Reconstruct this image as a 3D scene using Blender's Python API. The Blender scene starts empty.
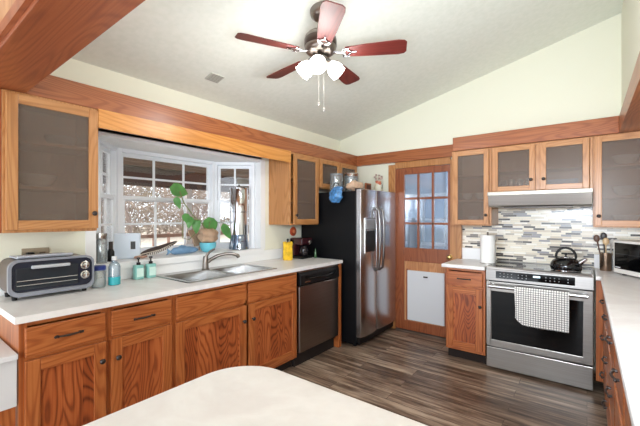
import bpy, bmesh, math, random
from mathutils import Vector, Matrix
random.seed(7)
R = math.radians
C = bpy.context.scene.collection
sc = bpy.context.scene

# ------------------------------------------------------------ camera, world, lights, exposure
cam_d = bpy.data.cameras.new('camera'); cam = bpy.data.objects.new('camera', cam_d); C.objects.link(cam)
cam.location = (0, 0, 1.37); cam.rotation_euler = (R(90), 0, R(37.5))
cam_d.sensor_width = 36; cam_d.lens = 36 * 348 / 640; cam_d.shift_y = 3.7 / 640; cam_d.clip_start = .02
sc.camera = cam
sc.view_settings.view_transform = 'Standard'; sc.view_settings.look = 'None'
sc.view_settings.gamma = 1; sc.view_settings.use_curve_mapping = False
sc.view_settings.exposure = 0.56

w = bpy.data.worlds.new('World'); sc.world = w; w.use_nodes = True
bg = w.node_tree.nodes['Background']; bg.inputs[0].default_value = (.84, .92, 1, 1); bg.inputs[1].default_value = 2.3

def light(name, kind, loc, energy, color, rot=(0, 0, 0), size=1, size_y=None, angle=None):
    d = bpy.data.lights.new(name, kind); d.energy = energy; d.color = color
    if kind == 'AREA':
        d.size = size
        if size_y: d.shape = 'RECTANGLE'; d.size_y = size_y
    elif kind == 'POINT': d.shadow_soft_size = size
    elif kind == 'SUN': d.angle = R(angle or 1)
    o = bpy.data.objects.new(name, d); C.objects.link(o); o.location = loc; o.rotation_euler = rot
    return o
light('sun', 'SUN', (-10, 5, 8), 3.0, (1, .96, .9), (R(20), R(-50), 0), angle=3)
# added fill lamps behind the camera, standing for no modelled source
light('rear_fill_light', 'AREA', (-.6, -3.0, 1.3), 6, (.85, .93, 1), (R(92), 0, R(4)), 3.2, 1.5)
light('side_fill_light', 'AREA', (.45, -2.4, 1.1), 50, (.84, .92, 1), (R(92), 0, R(42)), 1.6, 1.5)
light('low_fill_light', 'AREA', (-1.9, -1.3, .5), 10, (.86, .93, 1), (R(128), 0, R(-14)), 1.6, 1.0)
# added area lamp tilted up to brighten the sloping ceiling and back wall
light('ceiling_fill_light', 'AREA', (-.2, .60, 1.62), 36, (.82, .91, 1), (R(112), 0, R(2)), .7, .3)

# ------------------------------------------------------------ mesh builder
class MB:
    def __init__(s): s.v = []; s.f = []
    def add(s, vs, fs):
        n = len(s.v); s.v += [tuple(v) for v in vs]; s.f += [tuple(i + n for i in f) for f in fs]; return s
    def box(s, a, b):
        x0, x1 = sorted((a[0], b[0])); y0, y1 = sorted((a[1], b[1])); z0, z1 = sorted((a[2], b[2]))
        return s.add([(x0,y0,z0),(x1,y0,z0),(x1,y1,z0),(x0,y1,z0),(x0,y0,z1),(x1,y0,z1),(x1,y1,z1),(x0,y1,z1)],
                     [(0,3,2,1),(4,5,6,7),(0,1,5,4),(1,2,6,5),(2,3,7,6),(3,0,4,7)])
    def lathe(s, prof, c=(0,0,0), axis='Z', n=24, rot=None):
        """prof: list of (radius, height); axis direction of the height"""
        vs = []; fs = []; m = len(prof)
        for k in range(n):
            a = 2*math.pi*k/n
            for r, h in prof:
                p = Vector((r*math.cos(a), r*math.sin(a), h))
                if axis == 'X': p = Vector((p.z, p.x, p.y))
                elif axis == '-X': p = Vector((-p.z, -p.x, p.y))
                elif axis == 'Y': p = Vector((p.y, p.z, p.x))
                elif axis == '-Y': p = Vector((-p.y, -p.z, p.x))
                if rot: p = rot @ p
                vs.append(tuple(p + Vector(c)))
        for k in range(n):
            k2 = (k+1) % n
            for j in range(m-1):
                fs.append((k*m+j, k2*m+j, k2*m+j+1, k*m+j+1))
        if prof[0][0] > 1e-5: fs.append(tuple(k*m for k in reversed(range(n))))
        if prof[-1][0] > 1e-5: fs.append(tuple(k*m+m-1 for k in range(n)))
        return s.add(vs, fs)
    def tube(s, pts, r, n=8, cap=True, flat=1.0):
        pts = [Vector(p) for p in pts]; rs = r if isinstance(r, (list, tuple)) else [r]*len(pts)
        vs = []; fs = []; up = None
        for i, p in enumerate(pts):
            t = (pts[min(i+1, len(pts)-1)] - pts[max(i-1, 0)]).normalized()
            if up is None:
                up = Vector((0,0,1)) if abs(t.z) < .9 else Vector((1,0,0))
            a = t.cross(up); 
            if a.length < 1e-4: a = t.cross(Vector((0,1,0)))
            a.normalize(); b = a.cross(t).normalized(); up = b
            for k in range(n):
                an = 2*math.pi*k/n
                vs.append(p + a*math.cos(an)*rs[i] + b*math.sin(an)*rs[i]*flat)
        for i in range(len(pts)-1):
            for k in range(n):
                k2 = (k+1) % n
                fs.append((i*n+k, i*n+k2, (i+1)*n+k2, (i+1)*n+k))
        if cap:
            fs.append(tuple(reversed(range(n)))); fs.append(tuple((len(pts)-1)*n+k for k in range(n)))
        return s.add(vs, fs)
    def prism(s, poly, a0, a1, axis='Z'):
        """poly of 2-D points; extruded from a0 to a1 along axis (X: poly=(y,z), Y: poly=(x,z), Z: poly=(x,y))"""
        def P(p, h): return {'X': (h, p[0], p[1]), 'Y': (p[0], h, p[1]), 'Z': (p[0], p[1], h)}[axis]
        n = len(poly)
        return s.add([P(p, a0) for p in poly] + [P(p, a1) for p in poly],
                     [tuple(reversed(range(n))), tuple(range(n, 2*n))] + [(i, (i+1) % n, n+(i+1) % n, n+i) for i in range(n)])
    def ball(s, c, r, n=16, m=10, sc3=(1,1,1)):
        prof = [(max(1e-6, r*math.sin(math.pi*j/m)), -r*math.cos(math.pi*j/m)) for j in range(m+1)]
        t = MB().lathe(prof, n=n)
        return s.add([(c[0]+v[0]*sc3[0], c[1]+v[1]*sc3[1], c[2]+v[2]*sc3[2]) for v in t.v], t.f)

def top_of(o):
    while o.parent: o = o.parent
    return o
def part(name, mb, mat, parent=None, bevel=0, smooth=False, loc=None, label=None, seg=2):
    off = Vector(top_of(parent).location) if parent else Vector(loc or (0,0,0))
    me = bpy.data.meshes.new(name); me.from_pydata([Vector(v)-off for v in mb.v], [], mb.f)
    bm = bmesh.new(); bm.from_mesh(me); bmesh.ops.remove_doubles(bm, verts=bm.verts, dist=1e-6)
    bmesh.ops.recalc_face_normals(bm, faces=bm.faces); bm.to_mesh(me); bm.free()
    me.materials.append(mat)
    if smooth:
        me.shade_smooth(); me.set_sharp_from_angle(angle=R(smooth if smooth is not True else 40))
    o = bpy.data.objects.new(name, me); C.objects.link(o)
    if parent: o.parent = parent
    else: o.location = off
    if bevel:
        b = o.modifiers.new('bevel', 'BEVEL'); b.width = bevel; b.segments = seg; b.limit_method = 'ANGLE'; b.angle_limit = R(40)
    if label: o['label'] = label
    return o
def tag(o, label, cat, group=None, kind=None):
    o['label'] = label; o['category'] = cat
    if group: o['group'] = group
    if kind: o['kind'] = kind
    return o
def thing(name, label, cat, loc=(0,0,0), group=None):
    o = bpy.data.objects.new(name, None); C.objects.link(o); o.location = loc; o.empty_display_size = .05
    return tag(o, label, cat, group)
def struct(name, mb, mat, **k):
    o = part(name, mb, mat, **k); o['kind'] = 'structure'; return o
def dup(root, loc, rotz=None, label=None):
    r = root.copy(); C.objects.link(r); r.location = loc
    if rotz is not None: r.rotation_euler = (0,0,rotz)
    if label: r['label'] = label
    for ch in list(root.children):
        c = ch.copy(); C.objects.link(c); c.parent = r
        for g in list(ch.children):
            d = g.copy(); C.objects.link(d); d.parent = c
    return r

# ------------------------------------------------------------ materials
def srgb(r, g, b):
    f = lambda c: (c/255/12.92) if c/255 <= .04045 else ((c/255+.055)/1.055)**2.4
    return (f(r), f(g), f(b), 1)
class NT:
    def __init__(s, name):
        s.m = bpy.data.materials.new(name); s.m.use_nodes = True; s.t = s.m.node_tree; s.b = s.t.nodes['Principled BSDF']
    def n(s, typ, **k):
        nd = s.t.nodes.new(typ)
        for a, v in k.items(): setattr(nd, a, v)
        return nd
    def l(s, a, b): s.t.links.new(a, b)
    def math(s, op, a, b=None):
        nd = s.n('ShaderNodeMath', operation=op)
        for i, x in enumerate((a, b)):
            if x is None: continue
            if isinstance(x, (int, float)): nd.inputs[i].default_value = x
            else: s.l(x, nd.inputs[i])
        return nd.outputs[0]
    def ramp(s, fac, stops, interp='LINEAR'):
        nd = s.n('ShaderNodeValToRGB'); cr = nd.color_ramp; cr.interpolation = interp
        while len(cr.elements) < len(stops): cr.elements.new(.5)
        for e, (p, c) in zip(cr.elements, stops): e.position = p; e.color = c
        s.l(fac, nd.inputs[0]); return nd.outputs[0]
def plain(name, col, rough=.5, metal=0, spec=.5, noise=0, nscale=8, bump=0, coat=0):
    t = NT(name); b = t.b
    b.inputs['Base Color'].default_value = col; b.inputs['Roughness'].default_value = rough
    b.inputs['Metallic'].default_value = metal; b.inputs['Specular IOR Level'].default_value = spec
    if coat: b.inputs['Coat Weight'].default_value = coat
    if noise or bump:
        tc = t.n('ShaderNodeTexCoord'); nz = t.n('ShaderNodeTexNoise'); nz.inputs['Scale'].default_value = nscale; nz.inputs['Detail'].default_value = 4
        t.l(tc.outputs['Object'], nz.inputs['Vector'])
        if noise:
            c = t.ramp(nz.outputs['Fac'], [(.3, tuple(x*(1-noise) for x in col[:3])+(1,)), (.7, tuple(min(1, x*(1+noise*.6)) for x in col[:3])+(1,))])
            t.l(c, b.inputs['Base Color'])
        if bump:
            bp = t.n('ShaderNodeBump'); bp.inputs['Strength'].default_value = bump; bp.inputs['Distance'].default_value = .01
            t.l(nz.outputs['Fac'], bp.inputs['Height']); t.l(bp.outputs[0], b.inputs['Normal'])
    return t.m
def wood(name, axis, dark, mid, light_, strip=None, sw=.085, rough=.38, density=20, cross=7, ring_w=.24, along=.8):
    """pine: axis = grain axis index, strip = index of the axis along which boards are glued side by side"""
    t = NT(name); b = t.b
    tc = t.n('ShaderNodeTexCoord'); oi = t.n('ShaderNodeObjectInfo'); sep = t.n('ShaderNodeSeparateXYZ'); t.l(tc.outputs['Object'], sep.inputs[0])
    off = t.math('MULTIPLY', oi.outputs['Random'], 37.0); comps = []
    if strip is not None:
        idx = t.math('FLOOR', t.math('DIVIDE', sep.outputs[strip], sw))
        wn = t.n('ShaderNodeTexWhiteNoise', noise_dimensions='1D'); t.l(t.math('ADD', idx, off), wn.inputs['W'])
        shift = t.math('MULTIPLY', wn.outputs['Value'], 23.0)
    for i in range(3):
        c = t.math('MULTIPLY', sep.outputs[i], along if i == axis else float(cross))
        c = t.math('ADD', c, off)
        if strip is not None and i == axis: c = t.math('ADD', c, shift)
        comps.append(c)
    cb = t.n('ShaderNodeCombineXYZ')
    for i in range(3): t.l(comps[i], cb.inputs[i])
    n1 = t.n('ShaderNodeTexNoise'); n1.inputs['Scale'].default_value = .9; n1.inputs['Detail'].default_value = 1.5; n1.inputs['Roughness'].default_value = .35
    t.l(cb.outputs[0], n1.inputs['Vector'])
    ring = t.math('SINE', t.math('MULTIPLY', n1.outputs['Fac'], float(density)*6.28))
    ring = t.math('POWER', t.math('MULTIPLY', t.math('ADD', ring, 1.0), .5), 3.0)
    fib = t.n('ShaderNodeTexNoise'); fib.inputs['Scale'].default_value = 22; fib.inputs['Detail'].default_value = 3
    fm_ = t.n('ShaderNodeMapping'); sv = [1,1,1]; sv[axis] = .10; fm_.inputs['Scale'].default_value = sv; t.l(cb.outputs[0], fm_.inputs[0]); t.l(fm_.outputs[0], fib.inputs['Vector'])
    mixf = t.math('ADD', t.math('MULTIPLY', ring, ring_w), t.math('MULTIPLY', fib.outputs['Fac'], .62))
    if strip is not None: mixf = t.math('ADD', mixf, t.math('MULTIPLY', t.math('SUBTRACT', wn.outputs['Value'], .5), .28))
    col = t.ramp(mixf, [(.14, light_), (.42, mid), (.92, dark)])
    t.l(col, b.inputs['Base Color']); b.inputs['Roughness'].default_value = rough
    b.inputs['Coat Weight'].default_value = .25; b.inputs['Coat Roughness'].default_value = .25
    return t.m
def glass(name, tint=(1,1,1,1), refl=.12, rough=.02, fog=None, fogamt=0):
    t = NT(name); t.t.nodes.remove(t.b); out = t.t.nodes['Material Output']
    tr = t.n('ShaderNodeBsdfTransparent'); tr.inputs[0].default_value = tint
    gl = t.n('ShaderNodeBsdfGlossy'); gl.inputs['Roughness'].default_value = rough
    fr = t.n('ShaderNodeFresnel'); fr.inputs[0].default_value = 1.45
    mx = t.n('ShaderNodeMixShader'); t.l(t.math('ADD', t.math('MULTIPLY', fr.outputs[0], .6), refl*.3), mx.inputs[0])
    t.l(tr.outputs[0], mx.inputs[1]); t.l(gl.outputs[0], mx.inputs[2]); last = mx
    if fog:
        df = t.n('ShaderNodeBsdfDiffuse'); df.inputs[0].default_value = fog; m2 = t.n('ShaderNodeMixShader'); m2.inputs[0].default_value = fogamt
        t.l(mx.outputs[0], m2.inputs[1]); t.l(df.outputs[0], m2.inputs[2]); last = m2
    t.l(last.outputs[0], out.inputs[0]); return t.m

# lower cabinets: deep orange-brown; uppers: paler; soffit: reddish
LO = (srgb(106,48,18), srgb(164,88,42), srgb(192,118,64))
LP = (srgb(96,38,14), srgb(158,78,36), srgb(184,102,54))
UP = (srgb(138,86,42), srgb(178,120,68), srgb(196,142,90))
VA = (srgb(170,98,34), srgb(204,134,60), srgb(220,156,84))
SO = (srgb(104,48,20), srgb(150,82,42), srgb(178,108,62))
HB = (srgb(112,50,24), srgb(152,78,42), srgb(172,96,56))
DR = (srgb(100,46,22), srgb(138,72,38), srgb(158,90,52))
M = {}
for nm, cs in (('lo', LO), ('up', UP), ('va', VA), ('so', SO), ('hb', HB), ('dr', DR)):
    for i, a in enumerate('xyz'): M[nm+a] = wood('pine_%s_%s' % (nm, a), i, *cs)
M['panel_y'] = wood('pine_panel_left', 2, *LP, strip=1, sw=.085, density=24, cross=6, ring_w=.42, along=1.5)
M['panel_x'] = wood('pine_panel_back', 2, *LP, strip=0, sw=.085, density=24, cross=6, ring_w=.42, along=1.5)
M['plank_x'] = wood('pine_planking', 2, srgb(150,92,52), srgb(186,126,80), srgb(204,150,104), strip=0, sw=.09)
M['blade'] = wood('fan_blade_wood', 0, srgb(56,16,14), srgb(92,30,24), srgb(110,42,34), rough=.5)
M['blade'].node_tree.nodes['Principled BSDF'].inputs['Coat Weight'].default_value = 0
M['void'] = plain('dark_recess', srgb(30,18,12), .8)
M['iron'] = plain('dark_iron', srgb(64,58,56), .35, .6)
M['black'] = plain('black_plastic', srgb(13,13,14), .35, spec=.35)
M['blackgl'] = plain('black_glass', srgb(6,6,7), .06, 0, .28)
M['white'] = plain('white_plastic', srgb(235,236,238), .4)
M['winw'] = plain('white_window_paint', srgb(242,245,250), .4)
M['paper'] = plain('paper_white', srgb(244,243,240), .9, bump=.15, nscale=60)
M['chrome'] = plain('brushed_nickel', srgb(190,186,182), .22, 1)
M['steelp'] = plain('polished_steel', srgb(200,200,204), .12, 1)
M['nick'] = plain('antique_nickel', srgb(138,130,124), .28, 1)
M['glass'] = glass('clear_glass')
M['jar'] = glass('jar_glass', (.9,.94,.95,1), .5, .03, srgb(215,222,225), .14)
M['clearpl'] = glass('clear_plastic', (.85,.92,.97,1), .6, .05, srgb(190,210,225), .3)
M['teal'] = plain('teal_soap', srgb(140,200,192), .3, coat=.4)
M['wall'] = plain('wall_paint', srgb(238,237,219), .75, bump=.05, nscale=40)
M['wallw'] = plain('white_wall_paint', srgb(244,245,246), .6)

def steel(name, axis, col=(196,192,188), rough=.27):
    t = NT(name); b = t.b; tc = t.n('ShaderNodeTexCoord'); mp = t.n('ShaderNodeMapping'); s_ = [160, 160, 160]; s_[axis] = 2
    mp.inputs['Scale'].default_value = s_; nz = t.n('ShaderNodeTexNoise'); nz.inputs['Scale'].default_value = 1; nz.inputs['Detail'].default_value = 2
    t.l(tc.outputs['Object'], mp.inputs[0]); t.l(mp.outputs[0], nz.inputs['Vector'])
    t.l(t.ramp(nz.outputs['Fac'], [(.2, tuple(x*.82 for x in srgb(*col)[:3])+(1,)), (.8, srgb(*col))]), b.inputs['Base Color'])
    b.inputs['Metallic'].default_value = 1; b.inputs['Roughness'].default_value = rough
    return t.m
M['steel_x'] = steel('stainless_grain_x', 0, (168,163,158), .33); M['steel_y'] = steel('stainless_grain_y', 1, (190,189,188), .26); M['steel_z'] = steel('stainless_grain_z', 2, (206,204,206), .26)

def counter_mat():
    t = NT('cream_stone_counter'); b = t.b; tc = t.n('ShaderNodeTexCoord')
    n1 = t.n('ShaderNodeTexNoise'); n1.inputs['Scale'].default_value = 2.2; n1.inputs['Detail'].default_value = 5; n1.inputs['Distortion'].default_value = 1.2
    n2 = t.n('ShaderNodeTexNoise'); n2.inputs['Scale'].default_value = 45; n2.inputs['Detail'].default_value = 2
    for n in (n1, n2): t.l(tc.outputs['Object'], n.inputs['Vector'])
    a = t.ramp(n1.outputs['Fac'], [(.35, srgb(230,226,224)), (.5, srgb(240,238,237)), (.6, srgb(233,229,228))])
    mx = t.n('ShaderNodeMix', data_type='RGBA', blend_type='MULTIPLY'); mx.inputs[0].default_value = .5
    t.l(a, mx.inputs[6]); t.l(t.ramp(n2.outputs['Fac'], [(.3, (.96,.955,.95,1)), (.6, (1,1,1,1))]), mx.inputs[7])
    t.l(mx.outputs[2], b.inputs['Base Color']); b.inputs['Roughness'].default_value = .32
    return t.m
M['counter'] = counter_mat()
def floor_mat():
    t = NT('grey_brown_plank_floor'); b = t.b; tc = t.n('ShaderNodeTexCoord')
    br = t.n('ShaderNodeTexBrick'); br.offset = .37; br.inputs['Scale'].default_value = 1; br.inputs['Mortar Size'].default_value = .0018
    br.inputs['Brick Width'].default_value = 1.2; br.inputs['Row Height'].default_value = .125
    br.inputs['Color1'].default_value = (0,0,0,1); br.inputs['Color2'].default_value = (1,1,1,1); br.inputs['Mortar'].default_value = (.5,.5,.5,1)
    t.l(tc.outputs['Object'], br.inputs['Vector'])
    mp = t.n('ShaderNodeMapping'); mp.inputs['Scale'].default_value = (1.3, 14, 1); nz = t.n('ShaderNodeTexNoise'); nz.inputs['Scale'].default_value = 1.5; nz.inputs['Detail'].default_value = 6; nz.inputs['Roughness'].default_value = .65
    sepc = t.n('ShaderNodeSeparateColor'); t.l(br.outputs['Color'], sepc.inputs[0])
    addv = t.n('ShaderNodeCombineXYZ'); t.l(t.math('MULTIPLY', sepc.outputs[0], 9), addv.inputs[0]); t.l(addv.outputs[0], mp.inputs['Location'])
    t.l(tc.outputs['Object'], mp.inputs[0]); t.l(mp.outputs[0], nz.inputs['Vector'])
    v = t.math('ADD', t.math('MULTIPLY', nz.outputs['Fac'], .95), t.math('MULTIPLY', sepc.outputs[0], .16))
    c = t.ramp(v, [(.34, srgb(54,40,32)), (.48, srgb(98,78,64)), (.58, srgb(136,114,96)), (.74, srgb(186,164,142))])
    mx = t.n('ShaderNodeMix', data_type='RGBA', blend_type='MULTIPLY'); t.l(br.outputs['Fac'], mx.inputs[0]); t.l(c, mx.inputs[6]); mx.inputs[7].default_value = (.35,.3,.27,1)
    t.l(mx.outputs[2], b.inputs['Base Color']); b.inputs['Roughness'].default_value = .36
    return t.m
M['floor'] = floor_mat()
def tile_mat():
    t = NT('linear_mosaic_tile'); b = t.b; tc = t.n('ShaderNodeTexCoord'); sp = t.n('ShaderNodeSeparateXYZ'); t.l(tc.outputs['Object'], sp.inputs[0])
    cb = t.n('ShaderNodeCombineXYZ'); t.l(t.math('ADD', sp.outputs[0], sp.outputs[1]), cb.inputs[0]); t.l(sp.outputs[2], cb.inputs[1])
    row = t.math('FLOOR', t.math('DIVIDE', sp.outputs[2], .0185))
    wn = t.n('ShaderNodeTexWhiteNoise', noise_dimensions='1D'); t.l(row, wn.inputs['W'])
    u = t.math('ADD', t.math('DIVIDE', t.math('ADD', sp.outputs[0], sp.outputs[1]), t.math('ADD', t.math('MULTIPLY', wn.outputs['Value'], .05), .075)), t.math('MULTIPLY', wn.outputs['Value'], 31))
    ix = t.math('FLOOR', u); w2 = t.n('ShaderNodeTexWhiteNoise', noise_dimensions='2D'); cc = t.n('ShaderNodeCombineXYZ'); t.l(ix, cc.inputs[0]); t.l(row, cc.inputs[1]); t.l(cc.outputs[0], w2.inputs['Vector'])
    col = t.ramp(w2.outputs['Value'], [(0, srgb(238,228,208)), (.30, srgb(214,200,178)), (.40, srgb(246,240,228)), (.60, srgb(190,180,166)), (.68, srgb(222,210,190)), (.76, srgb(128,120,114)), (.84, srgb(74,68,66)), (.93, srgb(150,148,152))], 'CONSTANT')
    fu = t.math('FRACT', u); fz = t.math('FRACT', t.math('DIVIDE', sp.outputs[2], .0185))
    g = t.math('MAXIMUM', t.math('LESS_THAN', fu, .025), t.math('LESS_THAN', fz, .11))
    mx = t.n('ShaderNodeMix', data_type='RGBA'); t.l(g, mx.inputs[0]); t.l(col, mx.inputs[6]); mx.inputs[7].default_value = srgb(206,200,188)
    t.l(mx.outputs[2], b.inputs['Base Color']); b.inputs['Roughness'].default_value = .2
    return t.m
M['tile'] = tile_mat()
def ceiling_mat():
    t = NT('ceiling_knockdown'); b = t.b; tc = t.n('ShaderNodeTexCoord'); nz = t.n('ShaderNodeTexNoise'); nz.inputs['Scale'].default_value = 26; nz.inputs['Detail'].default_value = 5
    t.l(tc.outputs['Object'], nz.inputs['Vector']); t.l(t.ramp(nz.outputs['Fac'], [(.35, srgb(233,236,226)), (.65, srgb(239,241,232))]), b.inputs['Base Color'])
    bp = t.n('ShaderNodeBump'); bp.inputs['Strength'].default_value = .12; t.l(nz.outputs['Fac'], bp.inputs['Height']); t.l(bp.outputs[0], b.inputs['Normal'])
    b.inputs['Roughness'].default_value = .8; return t.m
M['ceil'] = ceiling_mat()
def screen_pane():
    """seedy reeded glass of the upper doors: brown-grey, half see-through"""
    t = NT('reeded_cabinet_glass'); out = t.t.nodes['Material Output']; b = t.b
    tc = t.n('ShaderNodeTexCoord'); nz = t.n('ShaderNodeTexNoise'); nz.inputs['Scale'].default_value = 5; nz.inputs['Detail'].default_value = 2
    t.l(tc.outputs['Object'], nz.inputs['Vector'])
    t.l(t.ramp(nz.outputs['Fac'], [(.2, srgb(122,108,98)), (.8, srgb(138,124,114))]), b.inputs['Base Color']); b.inputs['Roughness'].default_value = .3
    tr = t.n('ShaderNodeBsdfTransparent'); tr.inputs[0].default_value = (.85,.80,.76,1)
    mx = t.n('ShaderNodeMixShader'); mx.inputs[0].default_value = .40; t.l(tr.outputs[0], mx.inputs[1]); t.l(b.outputs[0], mx.inputs[2]); t.l(mx.outputs[0], out.inputs[0])
    return t.m
M['pane'] = screen_pane()
def towel_mat():
    t = NT('window_pane_check_cloth'); b = t.b; tc = t.n('ShaderNodeTexCoord'); sp = t.n('ShaderNodeSeparateXYZ'); t.l(tc.outputs['Object'], sp.inputs[0])
    g = None
    for i in (0, 2):
        q = t.math('LESS_THAN', t.math('FRACT', t.math('DIVIDE', sp.outputs[i], .0175)), .2); g = q if g is None else t.math('MAXIMUM', g, q)
    t.l(t.ramp(g, [(0, srgb(238,236,232)), (1, srgb(62,60,66))]), b.inputs['Base Color']); b.inputs['Roughness'].default_value = .95
    return t.m
def emit(name, col, s):
    t = NT(name); t.b.inputs['Base Color'].default_value = col; t.b.inputs['Emission Color'].default_value = col; t.b.inputs['Emission Strength'].default_value = s
    return t.m

# ------------------------------------------------------------ room shell
LW, BW, RW = -2.69, 3.96, .74
SZ0, SZ1 = 2.03, 2.165          # soffit
def ceil_z(x): return 2.41 + .245*(x - LW)
struct('floor', MB().box((-2.9,-3.2,-.06), (.9,4.0,0)), M['floor'])
# left wall with the bay opening (Y .78..2.51, Z 1.035..1.97)
OY0, OY1, OZ0, OZ1 = .945, 2.51, 1.03, 1.965
lw = MB()
lw.box((LW-.12,.3,-.05), (LW,OY0,2.6)); lw.box((LW-.12,OY1,-.05), (LW,BW+.1,2.6))
lw.box((LW-.12,OY0,-.05), (LW,OY1,OZ0)); lw.box((LW-.12,OY0,OZ1), (LW,OY1,2.6))
struct('wall_left', lw, M['wall'])
bwm = MB()
DX0, DX1, DZ1 = -1.93, -1.20, 2.0
bwm.box((LW-.12,BW,-.05), (DX0,BW+.1,3.4)); bwm.box((DX1,BW,-.05), (RW+.1,BW+.1,3.4)); bwm.box((DX0,BW,DZ1), (DX1,BW+.1,3.4))
struct('wall_back', bwm, M['wall'])
struct('wall_right', MB().box((RW,-3.2,-.05), (RW+.1,BW,3.5)), M['wall'])
struct('wall_right_upper', MB().box((.235,-.6,SZ1), (RW,BW,3.4)), M['wall'])
cm = MB(); y0, y1 = .33, BW+.1
cm.add([(LW-.15,y0,ceil_z(LW-.15)),(1,y0,ceil_z(1)),(1,y1,ceil_z(1)),(LW-.15,y1,ceil_z(LW-.15)),
        (LW-.15,y0,ceil_z(LW-.15)+.1),(1,y0,ceil_z(1)+.1),(1,y1,ceil_z(1)+.1),(LW-.15,y1,ceil_z(LW-.15)+.1)],
       [(0,3,2,1),(4,5,6,7),(0,1,5,4),(1,2,6,5),(2,3,7,6),(3,0,4,7)])
struct('ceiling', cm, M['ceil'])
struct('ceiling_rear', MB().box((-4.6,-3.2,2.75), (.9,.33,2.85)), M['ceil'])  # unseen ceiling added to keep sky light from above off the island
# header beam between the kitchen and the room the camera stands in, planked above
struct('trim_1', MB().box((LW,.316,SZ0), (.20,.52,SZ0+.04)), M['hbx'], bevel=.004)
pl = MB(); pl.prism([(LW,SZ0+.04),(.235,SZ0+.04),(.235,ceil_z(.235)),(LW,ceil_z(LW))], .322, .50, 'Y')
struct('wall_header', pl, M['plank_x'])
tm = MB().box((LW,.300,SZ0+.012), (.20,.315,SZ0+.055))
struct('trim_2', tm, M['hbx'])
# soffits (boxed timber band above the wall cabinets)
struct('trim_3', MB().box((LW,.52,SZ0), (-2.385,BW,SZ1)), M['soy'], bevel=.003)
struct('trim_4', MB().box((-1.075,3.60,SZ0), (.20,BW,SZ1)), M['sox'], bevel=.003)
struct('trim_5', MB().box((-2.385,3.895,SZ0), (-1.075,BW,SZ1-.005)), M['sox'], bevel=.002)
struct('trim_6', MB().box((.20,.52,SZ0), (RW,BW,SZ1)), M['uph' if 'uph' in M else 'soy'], bevel=.003)
# valance board over the bay window
struct('trim_7', MB().box((-2.385,.862,1.915), (-2.365,2.605,SZ0)), M['vay'], bevel=.002)
# stone upstands
struct('baseboard_left', MB().box((LW,.428,.915), (LW+.02,3.06,1.02)), M['wallw'], bevel=.002)
struct('baseboard_back', MB().box((-1.10,BW-.022,.915), (-.745,BW-.002,1.035)).box((.05,BW-.022,.915), (RW,BW-.002,1.035)), M['wallw'], bevel=.002)
struct('trim_8', MB().box((-1.10,BW-.012,1.035), (-.745,BW-.001,1.62)).box((-.745,BW-.012,.86), (.05,BW-.001,1.62)).box((.05,BW-.012,1.035), (RW,BW-.001,1.62)), M['tile'])
# ---- bay window
BX, BYA, BYB = -3.08, 1.25, 2.19
bay = MB()
bay.prism([(LW-.12,OY0-.02),(LW-.02,OY0),(LW+.035,OY0),(LW+.035,OY1),(LW-.02,OY1),(LW-.12,OY1+.02),(BX-.06,BYB+.03),(BX-.06,BYA-.03)], OZ0-.04, OZ0+.012, 'Z')
struct('trim_9', bay, M['wallw'], bevel=.004)
hd = MB().prism([(LW,OY0),(LW,OY1),(LW-.12,OY1+.02),(BX-.06,BYB+.03),(BX-.06,BYA-.03),(LW-.12,OY0-.02)], OZ1-.03, OZ1+.10, 'Z')
struct('ceiling_bay', hd, M['wallw'])
# white jambs at both ends of the opening
struct('trim_10', MB().box((LW-.13,OY1-.02,OZ0), (LW+.004,OY1+.045,OZ1)).box((LW-.13,OY0-.045,OZ0), (LW+.004,OY0+.02,OZ1)), M['wallw'], bevel=.002)
def window(name, p0, p1, cols, z0=OZ0+.012, z1=OZ1-.03):
    """double-hung sash window between plan points p0 and p1, grilles in both sashes"""
    o = bpy.data.objects.new(name, None); C.objects.link(o); o['kind'] = 'structure'
    L = (Vector(p1)-Vector(p0)).length; zm = (z0+z1)/2 + .035
    fr = MB(); J = .035
    fr.box((0,-.04,z0), (J,.04,z1)); fr.box((L-J,-.04,z0), (L,.04,z1)); fr.box((J,-.04,z0), (L-J,.04,z0+.03)); fr.box((J,-.04,z1-.03), (L-J,.04,z1))
    part('window_frame', fr, M['winw'], o, bevel=.003)
    for nm, a, b, dy in (('upper_sash', zm-.02, z1-.03, .016), ('lower_sash', z0+.03, zm+.02, -.012)):
        s = MB(); w_ = .026; x0, x1 = J, L-J
        s.box((x0,dy-.013,a), (x0+w_,dy+.013,b)); s.box((x1-w_,dy-.013,a), (x1,dy+.013,b))
        s.box((x0+w_,dy-.013,a), (x1-w_,dy+.013,a+.032)); s.box((x0+w_,dy-.013,b-.03), (x1-w_,dy+.013,b))
        for k in range(1, cols):
            xx = x0 + (x1-x0)*k/cols; s.box((xx-.009,dy-.008,a+.03), (xx+.009,dy+.008,b-.028))
        zz = (a+b)/2; s.box((x0+w_,dy-.007,zz-.009), (x1-w_,dy+.007,zz+.009))
        so = part(nm, s, M['winw'], o, bevel=.002)
        part('pane', MB().box((x0+w_,dy-.002,a+.03), (x1-w_,dy+.002,b-.028)), M['glass'], so)
    d = Vector(p1)-Vector(p0); o.location = (p0[0], p0[1], 0); o.rotation_euler = (0,0,math.atan2(d.y, d.x)); return o
window('window_1', (-2.80,.985), (BX-.005,BYA-.02), 2)
window('window_2', (BX,BYA), (BX,BYB), 3)
window('window_3', (BX-.005,BYB+.02), (-2.775,2.49), 2)
struct('trim_11', MB().lathe([(.028,OZ0+.01),(.028,OZ1-.03)], (BX,BYA-.012,0), n=8).lathe([(.028,OZ0+.01),(.028,OZ1-.03)], (BX,BYB+.012,0), n=8), M['winw'])
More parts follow.
